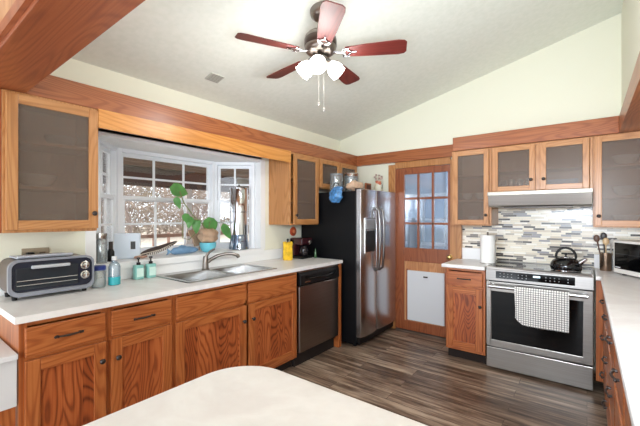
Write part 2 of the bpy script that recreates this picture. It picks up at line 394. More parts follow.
# bay end walls closing the gap to the house wall
struct('wall_bay', MB().prism([(-2.85,.95),(-2.80,.99),(LW-.1,OY0+.02),(LW-.11,OY0-.02)], OZ0, OZ1-.02).prism([(-2.80,2.53),(-2.765,2.485),(LW-.1,OY1-.02),(LW-.1,OY1+.04)], OZ0, OZ1-.02), M['wallw'])

# ------------------------------------------------------------ pantry door
dcx0, dcx1 = -1.86, -1.20
cs = MB().box((-1.95,3.93,0), (-1.86,BW+.004,1.945+.06)).box((-1.20,3.93,0), (-1.105,BW+.004,1.945+.06)).box((-1.86,3.93,1.955), (-1.20,BW+.004,SZ0))
struct('trim_12', cs, M['upz'], bevel=.003)
door = bpy.data.objects.new('door_1', None); C.objects.link(door); door['kind'] = 'structure'
dm = MB(); Y0, Y1 = 3.935, 3.975
gx = [-1.735,-1.575,-1.552,-1.392,-1.372,-1.215]; 
dm.box((-1.86,Y0,.02), (-1.745,Y1,1.95)); dm.box((-1.228,Y0,.02), (-1.20,Y1,1.95))
dm.box((-1.745,Y0,1.875), (-1.228,Y1,1.95)); dm.box((-1.745,Y0,.84), (-1.228,Y1,1.0)); dm.box((-1.745,Y0,.02), (-1.228,Y1,.13))
part('stile_and_rail', dm, M['drz'], door, bevel=.003)
gm = MB()
for x in (-1.572, -1.40): gm.box((x-.012,Y0+.004,1.0), (x+.012,Y1-.004,1.875))
for z in (1.29, 1.585): gm.box((-1.745,Y0+.004,z-.012), (-1.228,Y1-.004,z+.012))
part('glazing_bar', gm, M['drz'], door, bevel=.002)
part('door_pane', MB().box((-1.745,3.953,1.0), (-1.228,3.957,1.875)), glass('door_glass', (.92,.95,1,1), .3, .08, srgb(170,190,210), .18), door)
part('lower_panel', MB().box((-1.745,3.945,.13), (-1.228,3.965,.84)), M['plank_x'], door)
pp = MB().box((-1.70,3.922,.145), (-1.262,3.944,.735)); pf = part('pet_flap', pp, plain('matte_white_panel', srgb(214,216,220), .5), door, bevel=.006)
part('latch', MB().box((-1.50,3.912,.665), (-1.45,3.922,.68)), M['iron'], pf)
part('panel_trim', MB().box((-1.715,3.93,.13), (-1.70,3.944,.75)).box((-1.262,3.93,.13), (-1.247,3.944,.75)), M['drz'], door)
part('door_knob', MB().lathe([(.001,.075),(.02,.07),(.027,.055),(.02,.035),(.01,.03),(.01,.008),(.026,.006),(.026,0)], (-1.2,3.935,.925), '-Y', 20), plain('brass', srgb(200,170,110), .25, 1), door, smooth=True)
# the small room seen through the door panes
struct('wall_pantry', MB().box((-3.0,5.6,-.05), (-2.55,5.7,2.6)).box((-1.75,5.6,-.05), (.3,5.7,2.6)).box((-2.55,5.6,-.05), (-1.75,5.7,.9)).box((-2.55,5.6,1.75), (-1.75,5.7,2.6))
       .box((-3.1,4.06,-.05), (-3.0,5.7,2.6)).box((.3,4.06,-.05), (.4,5.7,2.6)), plain('blue_grey_paint', srgb(176,190,204), .7))
struct('floor_pantry', MB().box((-3.1,3.97,-.06), (.4,5.7,0)), M['floor'])
struct('ceiling_pantry', MB().box((-3.1,4.06,2.4), (.4,5.7,2.5)), M['wallw'])
wf = struct('window_4', MB().box((-2.55,5.6,.9), (-2.5,5.68,1.75)).box((-1.8,5.6,.9), (-1.75,5.68,1.75)).box((-2.5,5.6,.9), (-1.8,5.68,.95)).box((-2.5,5.6,1.7), (-1.8,5.68,1.75)).box((-2.165,5.61,.95), (-2.135,5.67,1.7)).box((-2.5,5.61,1.31), (-1.8,5.67,1.34)), M['winw'])
part('pane', MB().box((-2.5,5.635,.95), (-1.8,5.64,1.7)), glass('dimming_glass', (.5,.58,.66,1), .2, .1, srgb(180,195,210), .45), wf)  # grey-blue tint and fog added to dim the daylight behind the door
light('pantry_lamp', 'POINT', (-1.3,4.9,2.2), 16, (.9,.95,1), size=.15)
ck = MB(); n = 60
for i in range(n+1):
    x = -1.72+.55*i/n; yy = 5.45+.022*math.sin(i*1.05); ck.v += [(x,yy,.35),(x,yy,2.1),(x,yy+.006,.35),(x,yy+.006,2.1)]
for i in range(n): a = i*4; ck.f += [(a,a+4,a+5,a+1),(a+2,a+3,a+7,a+6),(a+1,a+5,a+7,a+3),(a,a+2,a+6,a+4)]
tag(part('curtain', ck, plain('pale_blue_cloth', srgb(190,208,226), .9), None, smooth=True), 'pale blue curtain hanging in the room behind the glazed pantry door', 'curtain')
jm = MB().tube([(-1.86,4.62,1.35),(-1.86,4.62,1.25),(-1.86,4.62,1.1),(-1.86,4.62,.9),(-1.86,4.62,.7)], [.03,.1,.13,.14,.15], 12, flat=.5)
jm.v = [(v[0],v[1]-.12,v[2]) for v in jm.v]
tag(part('jacket', jm, plain('charcoal_cloth', srgb(70,72,80), .95, noise=.3), None, smooth=True, loc=(-1.86,4.50,.7)), 'charcoal jacket hanging behind the left panes of the pantry door', 'jacket')
rk = thing('coat_rack', 'slim dark coat rack in the room behind the glazed door', 'rack', (-1.86,4.70,0))
part('post', MB().tube([(-1.86,4.72,0.02),(-1.86,4.72,1.6)], .015), M['iron'], rk); part('base', MB().lathe([(.16,0),(.16,.02),(.02,.04)], (-1.86,4.72,0)), M['iron'], rk, smooth=True)
part('hook', MB().tube([(-1.86,4.72,1.42),(-1.86,4.64,1.40),(-1.86,4.60,1.40),(-1.86,4.59,1.42)], .008), M['iron'], rk)

# ------------------------------------------------------------ cabinets
def T(side):
    """(u along the wall, o outwards from the wall plane position, z) -> world"""
    return {'L': lambda u, o, z: (o, u, z), 'B': lambda u, o, z: (u, o, z)}[side]
SGN = {'L': 1, 'B': -1, 'R': -1}
def bx(mb, side, u0, u1, o0, o1, z0, z1):
    if side in 'LR': mb.box((o0,u0,z0), (o1,u1,z1))
    else: mb.box((u0,o0,z0), (u1,o1,z1))
AX = {'L': '', 'B': '', 'R': ''}
def grain(kind, side, horiz): return M[kind + (('y' if side in 'LR' else 'x') if horiz else 'z')]
def knob(parent, side, u, o, z, mat=None):
    ax = {'L': 'X', 'R': '-X', 'B': '-Y'}[side]; c = (o,u,z) if side in 'LR' else (u,o,z)
    part('knob', MB().lathe([(.007,0),(.005,.010),(.011,.015),(.0145,.020),(.012,.025),(.006,.028),(.001,.0285)], c, ax, 20), mat or M['iron'], parent, smooth=True)
def pull(parent, side, u, o, z, w_=.095):
    s = SGN[side]; pts = []
    P_ = (lambda a, b, c: (b,a,c)) if side in 'LR' else (lambda a, b, c: (a,b,c))
    for t in range(13):
        q = t/12; a = u-w_/2*1.15 + w_*1.15*q; b = o + s*(.008 + .014*math.sin(math.pi*q)); pts.append(P_(a, b, z))
    h = MB().tube(pts, [.0035+.002*math.sin(math.pi*t/12) for t in range(13)], 8)
    for k in (-1, 1):
        h.tube([P_(u+k*w_/2, o, z), P_(u+k*w_/2, o+s*.018, z)], .006, 8)
        h.ball(P_(u+k*w_*.60, o+s*.012, z), .007, 8, 6)
    part('handle', h, M['iron'], parent, smooth=True)
def base_door(parent, side, u0, u1, o, z0, z1, kn=None, kz=None, kind='lo'):
    s = SGN[side]; t = .02; fw = .058
    p = MB(); bx(p, side, u0+fw, u1-fw, o+s*.002, o+s*.010, z0+fw, z1-fw)
    d = part('door', p, M['panel_y'] if side in 'LR' else M['panel_x'], parent)
    for a, b in ((u0, u0+fw), (u1-fw, u1)):
        m = MB(); bx(m, side, a, b, o, o+s*t, z0, z1); part('stile', m, grain(kind, side, False), d, bevel=.003)
    for a, b in ((z0, z0+fw), (z1-fw, z1)):
        m = MB(); bx(m, side, u0+fw, u1-fw, o, o+s*t, a, b); part('rail', m, grain(kind, side, True), d, bevel=.002)
    if kn is not None: knob(d, side, kn, o+s*t, kz)
    return d
def drawer(parent, side, u0, u1, o, z0, z1, handle=True):
    s = SGN[side]; m = MB(); bx(m, side, u0, u1, o, o+s*.02, z0, z1)
    d = part('drawer', m, grain('lo', side, True), parent, bevel=.005)
    if handle: pull(d, side, (u0+u1)/2, o+s*.02, (z0+z1)/2)
    return d
def base_body(root, side, u0, u1, wall, o, openings, z1=.88, toe=.10):
    s = SGN[side]; m = MB(); t = .018
    bx(m, side, u0, u0+t, wall, o-s*.02, toe, z1); bx(m, side, u1-t, u1, wall, o-s*.02, toe, z1)
    bx(m, side, u0+t, u1-t, wall, o-s*.02, toe, toe+t); bx(m, side, u0+t, u1-t, wall, wall+s*.008, toe+t, z1)
    part('carcass', m, grain('lo', side, False), root)
    e = .03
    for a, b in ((u0, u0+e), (u1-e, u1)):
        f = MB(); bx(f, side, a, b, o-s*.02, o, toe, z1); part('face_stile', f, grain('lo', side, False), root)
    for a, b in openings:
        f = MB(); bx(f, side, u0+e, u1-e, o-s*.02, o, a, b); part('face_rail', f, grain('lo', side, True), root)
    f = MB(); bx(f, side, u0, u1, wall, o-s*.07, 0, toe); part('toe_kick', f, M['void'], root)
o = -2.08; rails = [(.10,.145),(.69,.73),(.858,.88)]
r = thing('base_cabinet', 'left-hand pine base cabinet under the toaster oven, nearest the header beam', 'cabinet', (o,.427,0))
base_body(r, 'L', .427, .800, LW+.002, o, rails)
drawer(r, 'L', .447, .787, o, .715, .853); base_door(r, 'L', .447, .790, o, .13, .697, .765, .60)
r = thing('base_cabinet', 'pine base cabinet with iron drawer pull directly below the two teal soap bottles', 'cabinet', (o,.801,0))
base_body(r, 'L', .801, 1.178, LW+.002, o, rails)
drawer(r, 'L', .817, 1.162, o, .715, .853); base_door(r, 'L', .815, 1.164, o, .13, .697, .845, .595)
r = thing('sink_cabinet', 'wide pine sink cabinet with two doors and two plain false drawer fronts', 'cabinet', (o,1.179,0))
base_body(r, 'L', 1.179, 2.364, LW+.002, o, rails)
f = MB(); bx(f, 'L', 1.758, 1.784, o-.02, o, .145, .858); part('mullion', f, M['loz'], r)
drawer(r, 'L', 1.195, 1.757, o, .712, .855, False); base_door(r, 'L', 1.195, 1.761, o, .13, .695, 1.733, .58)
drawer(r, 'L', 1.787, 2.343, o, .712, .855, False); base_door(r, 'L', 1.793, 2.345, o, .13, .695, 1.825, .58)
tag(part('end_panel', MB().box((LW+.002,3.005,0), (-2.06,3.055,.88)), M['loz'], None, bevel=.002, loc=(-2.06,3.005,0)), 'narrow upright pine end panel between the dishwasher and the refrigerator', 'panel')
# left worktop with cut-out for the sink
CT0, CT1 = .882, .914
SX0, SX1, SY0, SY1 = -2.60, -2.17, 1.36, 2.17
cmb = MB()
cmb.box((LW+.001,.407,CT0), (-2.045,SY0,CT1)); cmb.box((LW+.001,SY1,CT0), (-2.045,3.06,CT1)); cmb.box((LW+.001,SY0,CT0), (SX0,SY1,CT1)); cmb.box((SX1,SY0,CT0), (-2.045,SY1,CT1))
def merge_worktop(): pass
tag(part('worktop', cmb, M['counter'], None, loc=(-2.36,1.7,CT0)), 'long cream stone worktop with the sink, running under the bay window', 'worktop')
# ---- sink
sk = thing('kitchen_sink', 'double-bowl stainless steel drop-in sink in the worktop below the bay window', 'sink', (-2.4,1.76,CT1))
rim = MB(); ym = (SY0+SY1)/2; a0, a1, b0, b1 = SX0-.05, SX1+.02, SY0-.02, SY1+.02
bowls = [(SX0+.055,SX1-.012,SY0+.012,ym-.018), (SX0+.055,SX1-.012,ym+.018,SY1-.012)]
z = CT1+.001; zt = CT1+.007
rim.box((a0,b0,z), (SX0+.055,b1,zt)); rim.box((SX1-.012,b0,z), (a1,b1,zt)); rim.box((SX0+.055,b0,z), (SX1-.012,SY0+.012,zt)); rim.box((SX0+.055,SY1-.012,z), (SX1-.012,b1,zt)); rim.box((SX0+.055,ym-.018,z), (SX1-.012,ym+.018,zt))
part('rim', rim, M['steel_y'], sk, bevel=.003)
for (x0,x1,y0,y1) in bowls:
    b = MB(); d = .165; i = .02; zb = CT1-d
    top = [(x0,y0),(x1,y0),(x1,y1),(x0,y1)]; bot = [(x0+i,y0+i),(x1-i,y0+i),(x1-i,y1-i),(x0+i,y1-i)]
    vs = [(x,y,zt-.001) for x,y in top]+[(x,y,zb) for x,y in bot]+[(x+(-.002 if x < (x0+x1)/2 else .002),y+(-.002 if y < (y0+y1)/2 else .002),zt-.002) for x,y in top]+[(x,y,zb-.003) for x,y in bot]
    fs = [(4,5,6,7),(11,10,9,8+3) if False else (12,15,14,13)]
    for k in range(4):
        k2 = (k+1) % 4; fs += [(k,4+k,4+k2,k2),(8+k,8+k2,12+k2,12+k),(k,k2,8+k2,8+k)]
    b.add(vs, fs); bo = part('bowl', b, M['steel_y'], sk, bevel=.012, seg=3, smooth=60)
    part('drain', MB().lathe([(.045,0),(.045,.004),(.03,.005),(.001,.002)], ((x0+x1)/2,(y0+y1)/2,zb+.0015), n=20), M['chrome'], bo, smooth=True)
fc = thing('kitchen_faucet', 'curved nickel single-lever faucet behind the steel sink', 'faucet', (-2.572,1.755,zt))
part('base', MB().lathe([(.032,0),(.032,.006),(.026,.012),(.023,.06),(.021,.10),(.017,.115),(.001,.118)], (-2.572,1.755,zt), n=20), M['nick'], fc, smooth=True)
sp = [(-2.572,1.755,.97),(-2.55,1.79,1.005),(-2.52,1.84,1.035),(-2.49,1.895,1.048),(-2.46,1.94,1.047),(-2.44,1.97,1.038)]
part('spout', MB().tube(sp, [.016,.015,.014,.013,.014,.015], 12), M['nick'], fc, smooth=True)
part('spray_head', MB().tube([(-2.44,1.97,1.038),(-2.432,1.982,1.03),(-2.426,1.99,1.012)], [.015,.017,.014], 12), M['nick'], fc, smooth=True)
part('lever', MB().tube([(-2.572,1.757,1.02),(-2.565,1.765,1.045),(-2.555,1.79,1.075),(-2.545,1.825,1.092)], [.017,.013,.010,.009], 10, flat=.7), M['nick'], fc, smooth=True)
# ---- dishwasher
dw = thing('dishwasher', 'stainless dishwasher with black control strip beside the refrigerator', 'dishwasher', (-2.06,2.37,0))
part('tub', MB().box((LW+.05,2.37,.10), (-2.10,3.0,.87)), M['black'], dw)
part('door', MB().box((-2.10,2.375,.135), (-2.055,2.995,.735)), steel('stainless_dishwasher', 1, (150,140,134), .3), dw, bevel=.006)
cp = MB().prism([(-2.10,.74),(-2.052,.74),(-2.044,.755),(-2.047,.835),(-2.062,.862),(-2.10,.865)], 2.375, 2.995, 'Y')
cp = part('control_panel', cp, M['black'], dw, bevel=.003)
hn = MB().tube([(-2.046,2.45,.815),(-2.030,2.5,.80),(-2.026,2.68,.795),(-2.030,2.87,.80),(-2.046,2.92,.815)], .009, 8, flat=1.2)
part('handle', hn, plain('gloss_black', srgb(10,10,11), .15), dw, smooth=True)
part('brand_plate', MB().box((-2.0445,2.44,.765), (-2.0435,2.52,.775)), M['chrome'], cp)
part('top_strip', MB().box((-2.09,2.375,.866), (-2.05,2.995,.876)), M['steel_y'], dw)
part('toe_kick', MB().box((-2.15,2.375,0), (-2.115,2.995,.13)), M['void'], dw)

# ---- back base cabinet left of range
o = 3.44
r = thing('base_cabinet', 'small pine base cabinet between the pantry door and the range', 'cabinet', (-1.09,o,0))
base_body(r, 'B', -1.09, -.737, BW-.025, o, rails)
drawer(r, 'B', -1.077, -.757, o, .72, .85); base_door(r, 'B', -1.077, -.757, o, .13, .70, -.775, .545)
tag(part('worktop', MB().box((-1.125,3.405,CT0), (-.735,BW-.024,CT1)), M['counter'], None, bevel=.005, loc=(-.93,3.5,CT0)), 'short cream worktop carrying the paper towel roll, left of the range', 'worktop')
# ---- right run
o = .115
rb = MB().box((.055,3.44,.10), (.10,3.46,.88)); 
tag(part('filler_panel', rb, M['loz'], None, loc=(.055,3.44,.1)), 'narrow pine filler panel right of the range below the corner worktop', 'panel')
ys = [3.43, 2.94, 2.46, 1.98, 1.50, 1.02]
labs = ['pine drawer cabinet on the right-hand run, nearest the stove', 'pine drawer cabinet on the right-hand run, second from the stove', 'pine drawer cabinet on the right-hand run, third from the stove',
        'pine drawer cabinet on the right-hand run, fourth from the stove', 'pine drawer cabinet on the right-hand run, fifth from the stove, nearest the camera']
for k in range(5):
    u1, u0 = ys[k]-.001, ys[k+1]
    r = thing('drawer_cabinet', labs[k], 'cabinet', (o,u0,0), 'drawer cabinets along the right wall')
    base_body(r, 'R', u0, u1, RW-.002, o, [(.10,.13),(.355,.375),(.64,.66),(.865,.88)])
    for a, b in ((.672,.858),(.388,.632),(.14,.35)): drawer(r, 'R', u0+.018, u1-.018, o, a, b)
cw = MB().prism([(.052,3.405),(.052,BW-.024),(RW-.002,BW-.024),(RW-.002,.95),(.082,.95),(.082,3.405)], CT0, CT1)
tag(part('worktop', cw, M['counter'], None, bevel=.006, loc=(.4,2.4,CT0)), 'cream stone worktop running along the right wall with the microwave at its end', 'worktop')
# ---- island / peninsula
def rrect(x0, y0, x1, y1, r, n=10):
    pts = []
    for cx, cy, a in ((x1-r,y1-r,0),(x0+r,y1-r,90),(x0+r,y0+r,180),(x1-r,y0+r,270)):
        for k in range(n+1): t = R(a+90*k/n); pts.append((cx+r*math.cos(t), cy+r*math.sin(t)))
    return pts
isl = thing('kitchen_island', 'pale veined stone island with a rounded corner in the foreground', 'island', (-.4,.2,0))
part('island_top', MB().prism(rrect(-.868,-.75,.02,.742,.15,16), .88, .92), M['counter'], isl, bevel=.008, seg=3)
part('island_base', MB().box((-.60,-.6,.0), (-.1,.5,.88)), M['loz'], isl, bevel=.004)

# ---- left low desk
dk = thing('writing_desk', 'low white desk end abutting the left base cabinet, at the left picture edge', 'desk', (-2.3,.1,0))
part('desk_top', MB().box((LW+.02,-.7,.72), (-2.05,.42,.745)), plain('white_laminate', srgb(222,222,224), .4), dk, bevel=.004)
part('desk_front', MB().box((-2.095,-.68,.50), (-2.075,.42,.72)), plain('white_board', srgb(214,214,216), .5), dk, bevel=.002)
part('desk_panel', MB().box((-2.12,-.68,0), (-2.10,.42,.72)), M['loz'], dk)

# ------------------------------------------------------------ upper cabinets
def upper(root, side, u0, u1, wall, o, z0, z1, doors, shelves=(), fr='up', fw=.05):
    """o = face-frame plane; doors = (u0, u1, z0, z1, knob_u, knob_z)"""
    s = SGN[side]; m = MB(); t = .018
    bx(m, side, u0, u0+t, wall, o, z0, z1); bx(m, side, u1-t, u1, wall, o, z0, z1); bx(m, side, u0+t, u1-t, wall, o, z0, z0+t); bx(m, side, u0+t, u1-t, wall, o, z1-t, z1)
    bx(m, side, u0+t, u1-t, wall, wall+s*.008, z0+t, z1-t)
    part('carcass', m, grain(fr, side, False), root, bevel=.0015)
    for z in shelves:
        q = MB(); bx(q, side, u0+t, u1-t, wall+s*.01, o-s*.03, z-.009, z+.009); part('shelf', q, grain(fr, side, True), root)
    for (a, b, c, d, ku, kz) in doors:
        q = MB(); bx(q, side, a+fw, b-fw, o+s*.008, o+s*.012, c+fw, d-fw); do = part('glass_door', q, M['pane'], root)
        for g, h in ((a, a+fw), (b-fw, b)):
            m = MB(); bx(m, side, g, h, o+s*.001, o+s*.021, c, d); part('stile', m, grain(fr, side, False), do, bevel=.003)
        for g, h in ((c, c+fw), (d-fw, d)):
            m = MB(); bx(m, side, a+fw, b-fw, o+s*.001, o+s*.021, g, h); part('rail', m, grain(fr, side, True), do, bevel=.002)
        if ku is not None: knob(do, side, ku, o+s*.021, kz)
o = -2.385; W = LW+.002
r = thing('wall_cabinet', 'large glass-fronted pine wall cabinet above the toaster oven', 'wall cabinet', (o,.425,1.285))
upper(r, 'L', .425, .861, W, o, 1.285, SZ0-.002, [(.435,.861,1.30,2.015,.835,1.39)], (1.53,1.78))
r = thing('wall_cabinet', 'tall glass-fronted pine wall cabinet right of the bay window', 'wall cabinet', (o,2.607,1.285))
upper(r, 'L', 2.607, 3.075, W, o, 1.285, SZ0-.002, [(2.65,3.06,1.295,2.015,2.675,1.385)], (1.53,1.78))
r = thing('wall_cabinet', 'low two-door pine wall cabinet above the refrigerator', 'wall cabinet', (o,3.077,1.69))
upper(r, 'L', 3.077, 3.89, W, o, 1.69, SZ0-.002, [(3.09,3.475,1.70,2.015,3.45,1.73),(3.485,3.87,1.70,2.015,3.51,1.73)], (), fw=.045)
o = 3.62; W = BW-.013
r = thing('wall_cabinet', 'tall glass-fronted pine wall cabinet between pantry door and range hood', 'wall cabinet', (-1.09,o,1.285))
upper(r, 'B', -1.09, -.722, W, o, 1.285, SZ0-.002, [(-1.072,-.742,1.295,2.018,-.765,1.385)], (1.53,1.78), fw=.045)
r = thing('wall_cabinet', 'short two-door pine wall cabinet directly above the range hood', 'wall cabinet', (-.72,o,1.595))
upper(r, 'B', -.72, .038, W, o, 1.595, SZ0-.002, [(-.708,-.365,1.605,2.018,-.395,1.70),(-.328,.016,1.605,2.018,-.300,1.70)], (1.80,), fw=.045)
part('face_stile', MB().box((-.364,o,1.614), (-.329,o+.018,SZ0-.022)), M['upz'], r)
r = thing('wall_cabinet', 'wide glass-fronted pine wall cabinet above the microwave at the right picture edge', 'wall cabinet', (.04,o,1.285))
upper(r, 'B', .04, RW-.002, W, o, 1.285, SZ0-.002, [(.05,.45,1.295,2.018,.075,1.375),(.46,RW-.01,1.295,2.018,None,0)], (1.53,1.78), fw=.045)
# corner post strip left of first wall cabinet
struct('trim_13', MB().box((LW,.33,1.285), (-2.40,.424,SZ0-.001)), M['hbz'])
# jamb strip beside the tiles
struct('trim_14', MB().box((-1.104,3.90,.915), (-1.075,BW-.014,1.284)), M['upz'])
# things behind the cabinet glass
def bowl(loc, r_, h, mat, label, group=None):
    tag(part('bowl', MB().lathe([(r_*.45,0),(r_*.8,h*.4),(r_,h),(r_*.95,h),(r_*.74,h*.45),(.001,h*.1)], loc, n=20), mat, None, smooth=True, loc=loc), label, 'bowl', group)
def tumbler(loc, r_, h, mat, label, group):
    tag(part('drinking_glass', MB().lathe([(r_*.8,0),(r_,h),(r_*.92,h),(r_*.72,.006),(.001,.006)], loc, n=16), mat, None, smooth=True, loc=loc), label, 'glass', group)
wc = plain('white_china', srgb(232,230,226), .25)
bowl((-2.53,.60,1.54), .10, .07, wc, 'white china bowl on the middle shelf of the cabinet above the toaster oven')
bowl((-2.53,.72,1.79), .085, .06, plain('grey_china', srgb(150,150,155), .3), 'grey china bowl on the top shelf of the cabinet above the toaster oven')
bowl((-2.53,.62,1.304), .11, .08, plain('tan_china', srgb(190,160,120), .3), 'tan china bowl on the bottom of the cabinet above the toaster oven')
for k in range(4): tumbler((-.64+.07*k,3.74,1.614), .027, .11, M['jar'], 'clear drinking glass standing behind the left door above the range hood', 'glasses above the range hood')
tag(part('storage_box', MB().box((-.28,3.70,1.67-.056), (-.06,3.85,1.70)), plain('pale_blue_card', srgb(150,180,215), .6), None, bevel=.003, loc=(-.17,3.77,1.614)), 'pale blue box behind the right door above the range hood', 'box')
for k, (x, zz) in enumerate(((-.98,1.54),(-.85,1.54),(-.92,1.304))): bowl((x,3.78,zz), .06, .07, wc, ['white china bowl on middle shelf, nearer the pantry door','white china bowl on middle shelf, nearer the range hood','white china bowl on the bottom of the cabinet left of the hood'][k])
for k, zz in enumerate((1.304,1.54,1.79)): bowl((.25,3.78,zz), .09, .08, wc, ['white bowl at the bottom of the right-hand glass cabinet','white bowl on the middle shelf of the right-hand glass cabinet','white bowl on the top shelf of the right-hand glass cabinet'][k])

# ------------------------------------------------------------ range hood
hd = thing('range_hood', 'slim stainless under-cabinet range hood above the stove', 'range hood', (-.35,3.6,1.46))
part('canopy', MB().prism([(3.945,1.593),(3.452,1.593),(3.450,1.57),(3.478,1.47),(3.49,1.458),(3.945,1.458)], -.718, .034, 'X'), steel('hood_steel', 0, (205,202,198), .3), hd, bevel=.003)
part('front_lip', MB().box((-.72,3.440,1.560), (.036,3.452,1.592)), plain('satin_cream_steel', srgb(186,182,172), .45, .5), hd, bevel=.002)
part('filter', MB().box((-.6,3.52,1.45), (-.1,3.85,1.457)), M['iron'], hd)

# ------------------------------------------------------------ range
RX0, RX1, RF = -.727, .042, 3.42
rg = thing('kitchen_range', 'stainless slide-in electric range with black glass oven door', 'stove', ((RX0+RX1)/2,3.7,0))
part('body', MB().box((RX0+.004,3.46,.03), (RX1-.004,BW-.03,.90)), plain('grey_enamel', srgb(120,118,118), .4, .5), rg)
part('cooktop', MB().box((RX0+.012,3.46,.901), (RX1-.012,3.925,.918)), M['blackgl'], rg, bevel=.003)
part('cooktop_trim', MB().box((RX0,3.428,.898), (RX0+.012,3.93,.921)).box((RX1-.012,3.428,.898), (RX1,3.93,.921)).box((RX0+.012,3.428,.898), (RX1-.012,3.46,.921)).box((RX0+.012,3.918,.918), (RX1-.012,3.93,.926)), M['steel_x'], rg, bevel=.003)
bm_ = plain('burner_ring_grey', srgb(70,70,74), .2)
for cx, cy, rr in ((-.54,3.57,.10),(-.54,3.80,.075),(-.15,3.80,.10)):
    ring = MB(); n = 40
    for k in range(n):
        a = 2*math.pi*k/n
        for q in (rr, rr-.004): ring.v.append((cx+q*math.cos(a), cy+q*math.sin(a), .9186))
    ring.f = [(2*k, 2*((k+1)%n), 2*((k+1)%n)+1, 2*k+1) for k in range(n)]
    part('burner_ring', ring, bm_, rg)
cpf = MB().prism([(3.46,.80),(3.410,.80),(3.418,.90),(3.46,.90)], RX0, RX1, 'X'); cpo = part('control_panel', cpf, steel('control_steel', 0, (150,146,143), .42), rg, bevel=.003)
def slant(y): return None
def onpanel(x0, x1, z0, z1, dpt=.0015):
    yy = lambda z: 3.410 + (z-.80)*.08 - dpt
    return MB().add([(x0,yy(z0),z0),(x1,yy(z0),z0),(x1,yy(z1),z1),(x0,yy(z1),z1),(x0,yy(z0)+.004,z0),(x1,yy(z0)+.004,z0),(x1,yy(z1)+.004,z1),(x0,yy(z1)+.004,z1)],
                    [(0,1,2,3),(4,7,6,5),(0,4,5,1),(1,5,6,2),(2,6,7,3),(3,7,4,0)])
part('display_glass', onpanel(-.645,-.075,.823,.887), M['blackgl'], cpo)
part('clock_display', onpanel(-.36,-.31,.858,.872,.0025), emit('display_glow', srgb(190,215,225), 1.2), cpo)
bt = MB()
for x in [-.61,-.58,-.55,-.52,-.47,-.44,-.41,-.27,-.24,-.21,-.18,-.12]:
    for zz in (.843, .866): q = onpanel(x-.004, x+.004, zz-.003, zz+.003, .0025); bt.add(q.v, q.f)
part('button', bt, plain('button_grey', srgb(150,150,152), .5), cpo)
dr = MB().box((RX0+.003,RF-.006,.215), (-.685,3.46,.79)).box((-.022,RF-.006,.215), (RX1-.003,3.46,.79)).box((-.685,RF-.006,.705), (-.022,3.46,.79)).box((-.685,RF-.006,.215), (-.022,3.46,.272))
od = part('oven_door', dr, M['steel_x'], rg, bevel=.004)
part('oven_window', MB().box((-.685,RF,.272), (-.022,3.45,.705)), M['blackgl'], od)
part('vent_gap', MB().box((RX0+.01,3.415,.79), (RX1-.01,3.46,.80)), M['black'], rg)
hb = MB().tube([(RX0+.03,3.362,.757),(RX1-.035,3.362,.757)], .0165, 16)
for x in (RX0+.055, RX1-.06): hb.tube([(x,RF-.004,.757),(x,3.362,.757)], .011, 10)
part('handle', hb, M['steelp'], rg, smooth=True)
part('warming_drawer', MB().box((RX0+.003,RF-.004,.022), (RX1-.003,3.46,.203)), M['steel_x'], rg, bevel=.005)
part('drawer_gap', MB().box((RX0+.01,3.424,.203), (RX1-.01,3.46,.215)), M['black'], rg)
part('leg', MB().box((RX0+.05,3.5,0), (RX0+.09,3.54,.03)), M['black'], rg); part('leg', MB().box((RX1-.09,3.5,0), (RX1-.05,3.54,.03)), M['black'], rg)
# towel over the oven handle
tw = MB(); nx, tx0, tx1 = 24, -.488, -.112; prof = []
for t in range(9): prof.append((3.385-.001*t, .50+.030*t))           # back fall
for t in range(7): a = math.pi*t/6; prof.append((3.362+.0205*math.cos(a), .757+.0205*math.sin(a)))
fr_ = [(3.338-.004*math.sin(t/22*3.0), .745-.0129*t) for t in range(23)]; prof += fr_
for th_ in (0, .003):
    for i in range(nx+1):
        u = i/nx; x = tx0+(tx1-tx0)*u
        for j, (y, z) in enumerate(prof):
            fold = .004*math.sin(u*9+.5)*max(0, (.757-z)/.3)
            dz = 0
            if j >= 16:
                q = (j-16)/22; e = .045*max(0, 1-u/.22)**2; dz = q*e*1.0
                x_ = x + .012*q*max(0, 1-u*3)
            else: x_ = x
            tw.v.append((x_, y+fold*(1 if j >= 16 else .2)-th_*(1 if j >= 16 else -.3 if j < 9 else 0), z+dz+(th_ if 9 <= j < 16 else 0)))
m_ = len(prof); N = (nx+1)*m_
for i in range(nx):
    for j in range(m_-1):
        a = i*m_+j; tw.f.append((a,a+m_,a+m_+1,a+1)); tw.f.append((N+a,N+a+1,N+a+m_+1,N+a+m_))
for i in range(nx):
    for j in (0, m_-1): a = i*m_+j; tw.f.append((a,a+m_,N+a+m_,N+a))
for j in range(m_-1):
    for i in (0, nx): a = i*m_+j; tw.f.append((a,a+1,N+a+1,N+a))
tag(part('dish_towel', tw, towel_mat(), None, smooth=70, loc=(-.3,3.36,.76)), 'white dish towel with a black window-pane check hung over the oven handle', 'towel')
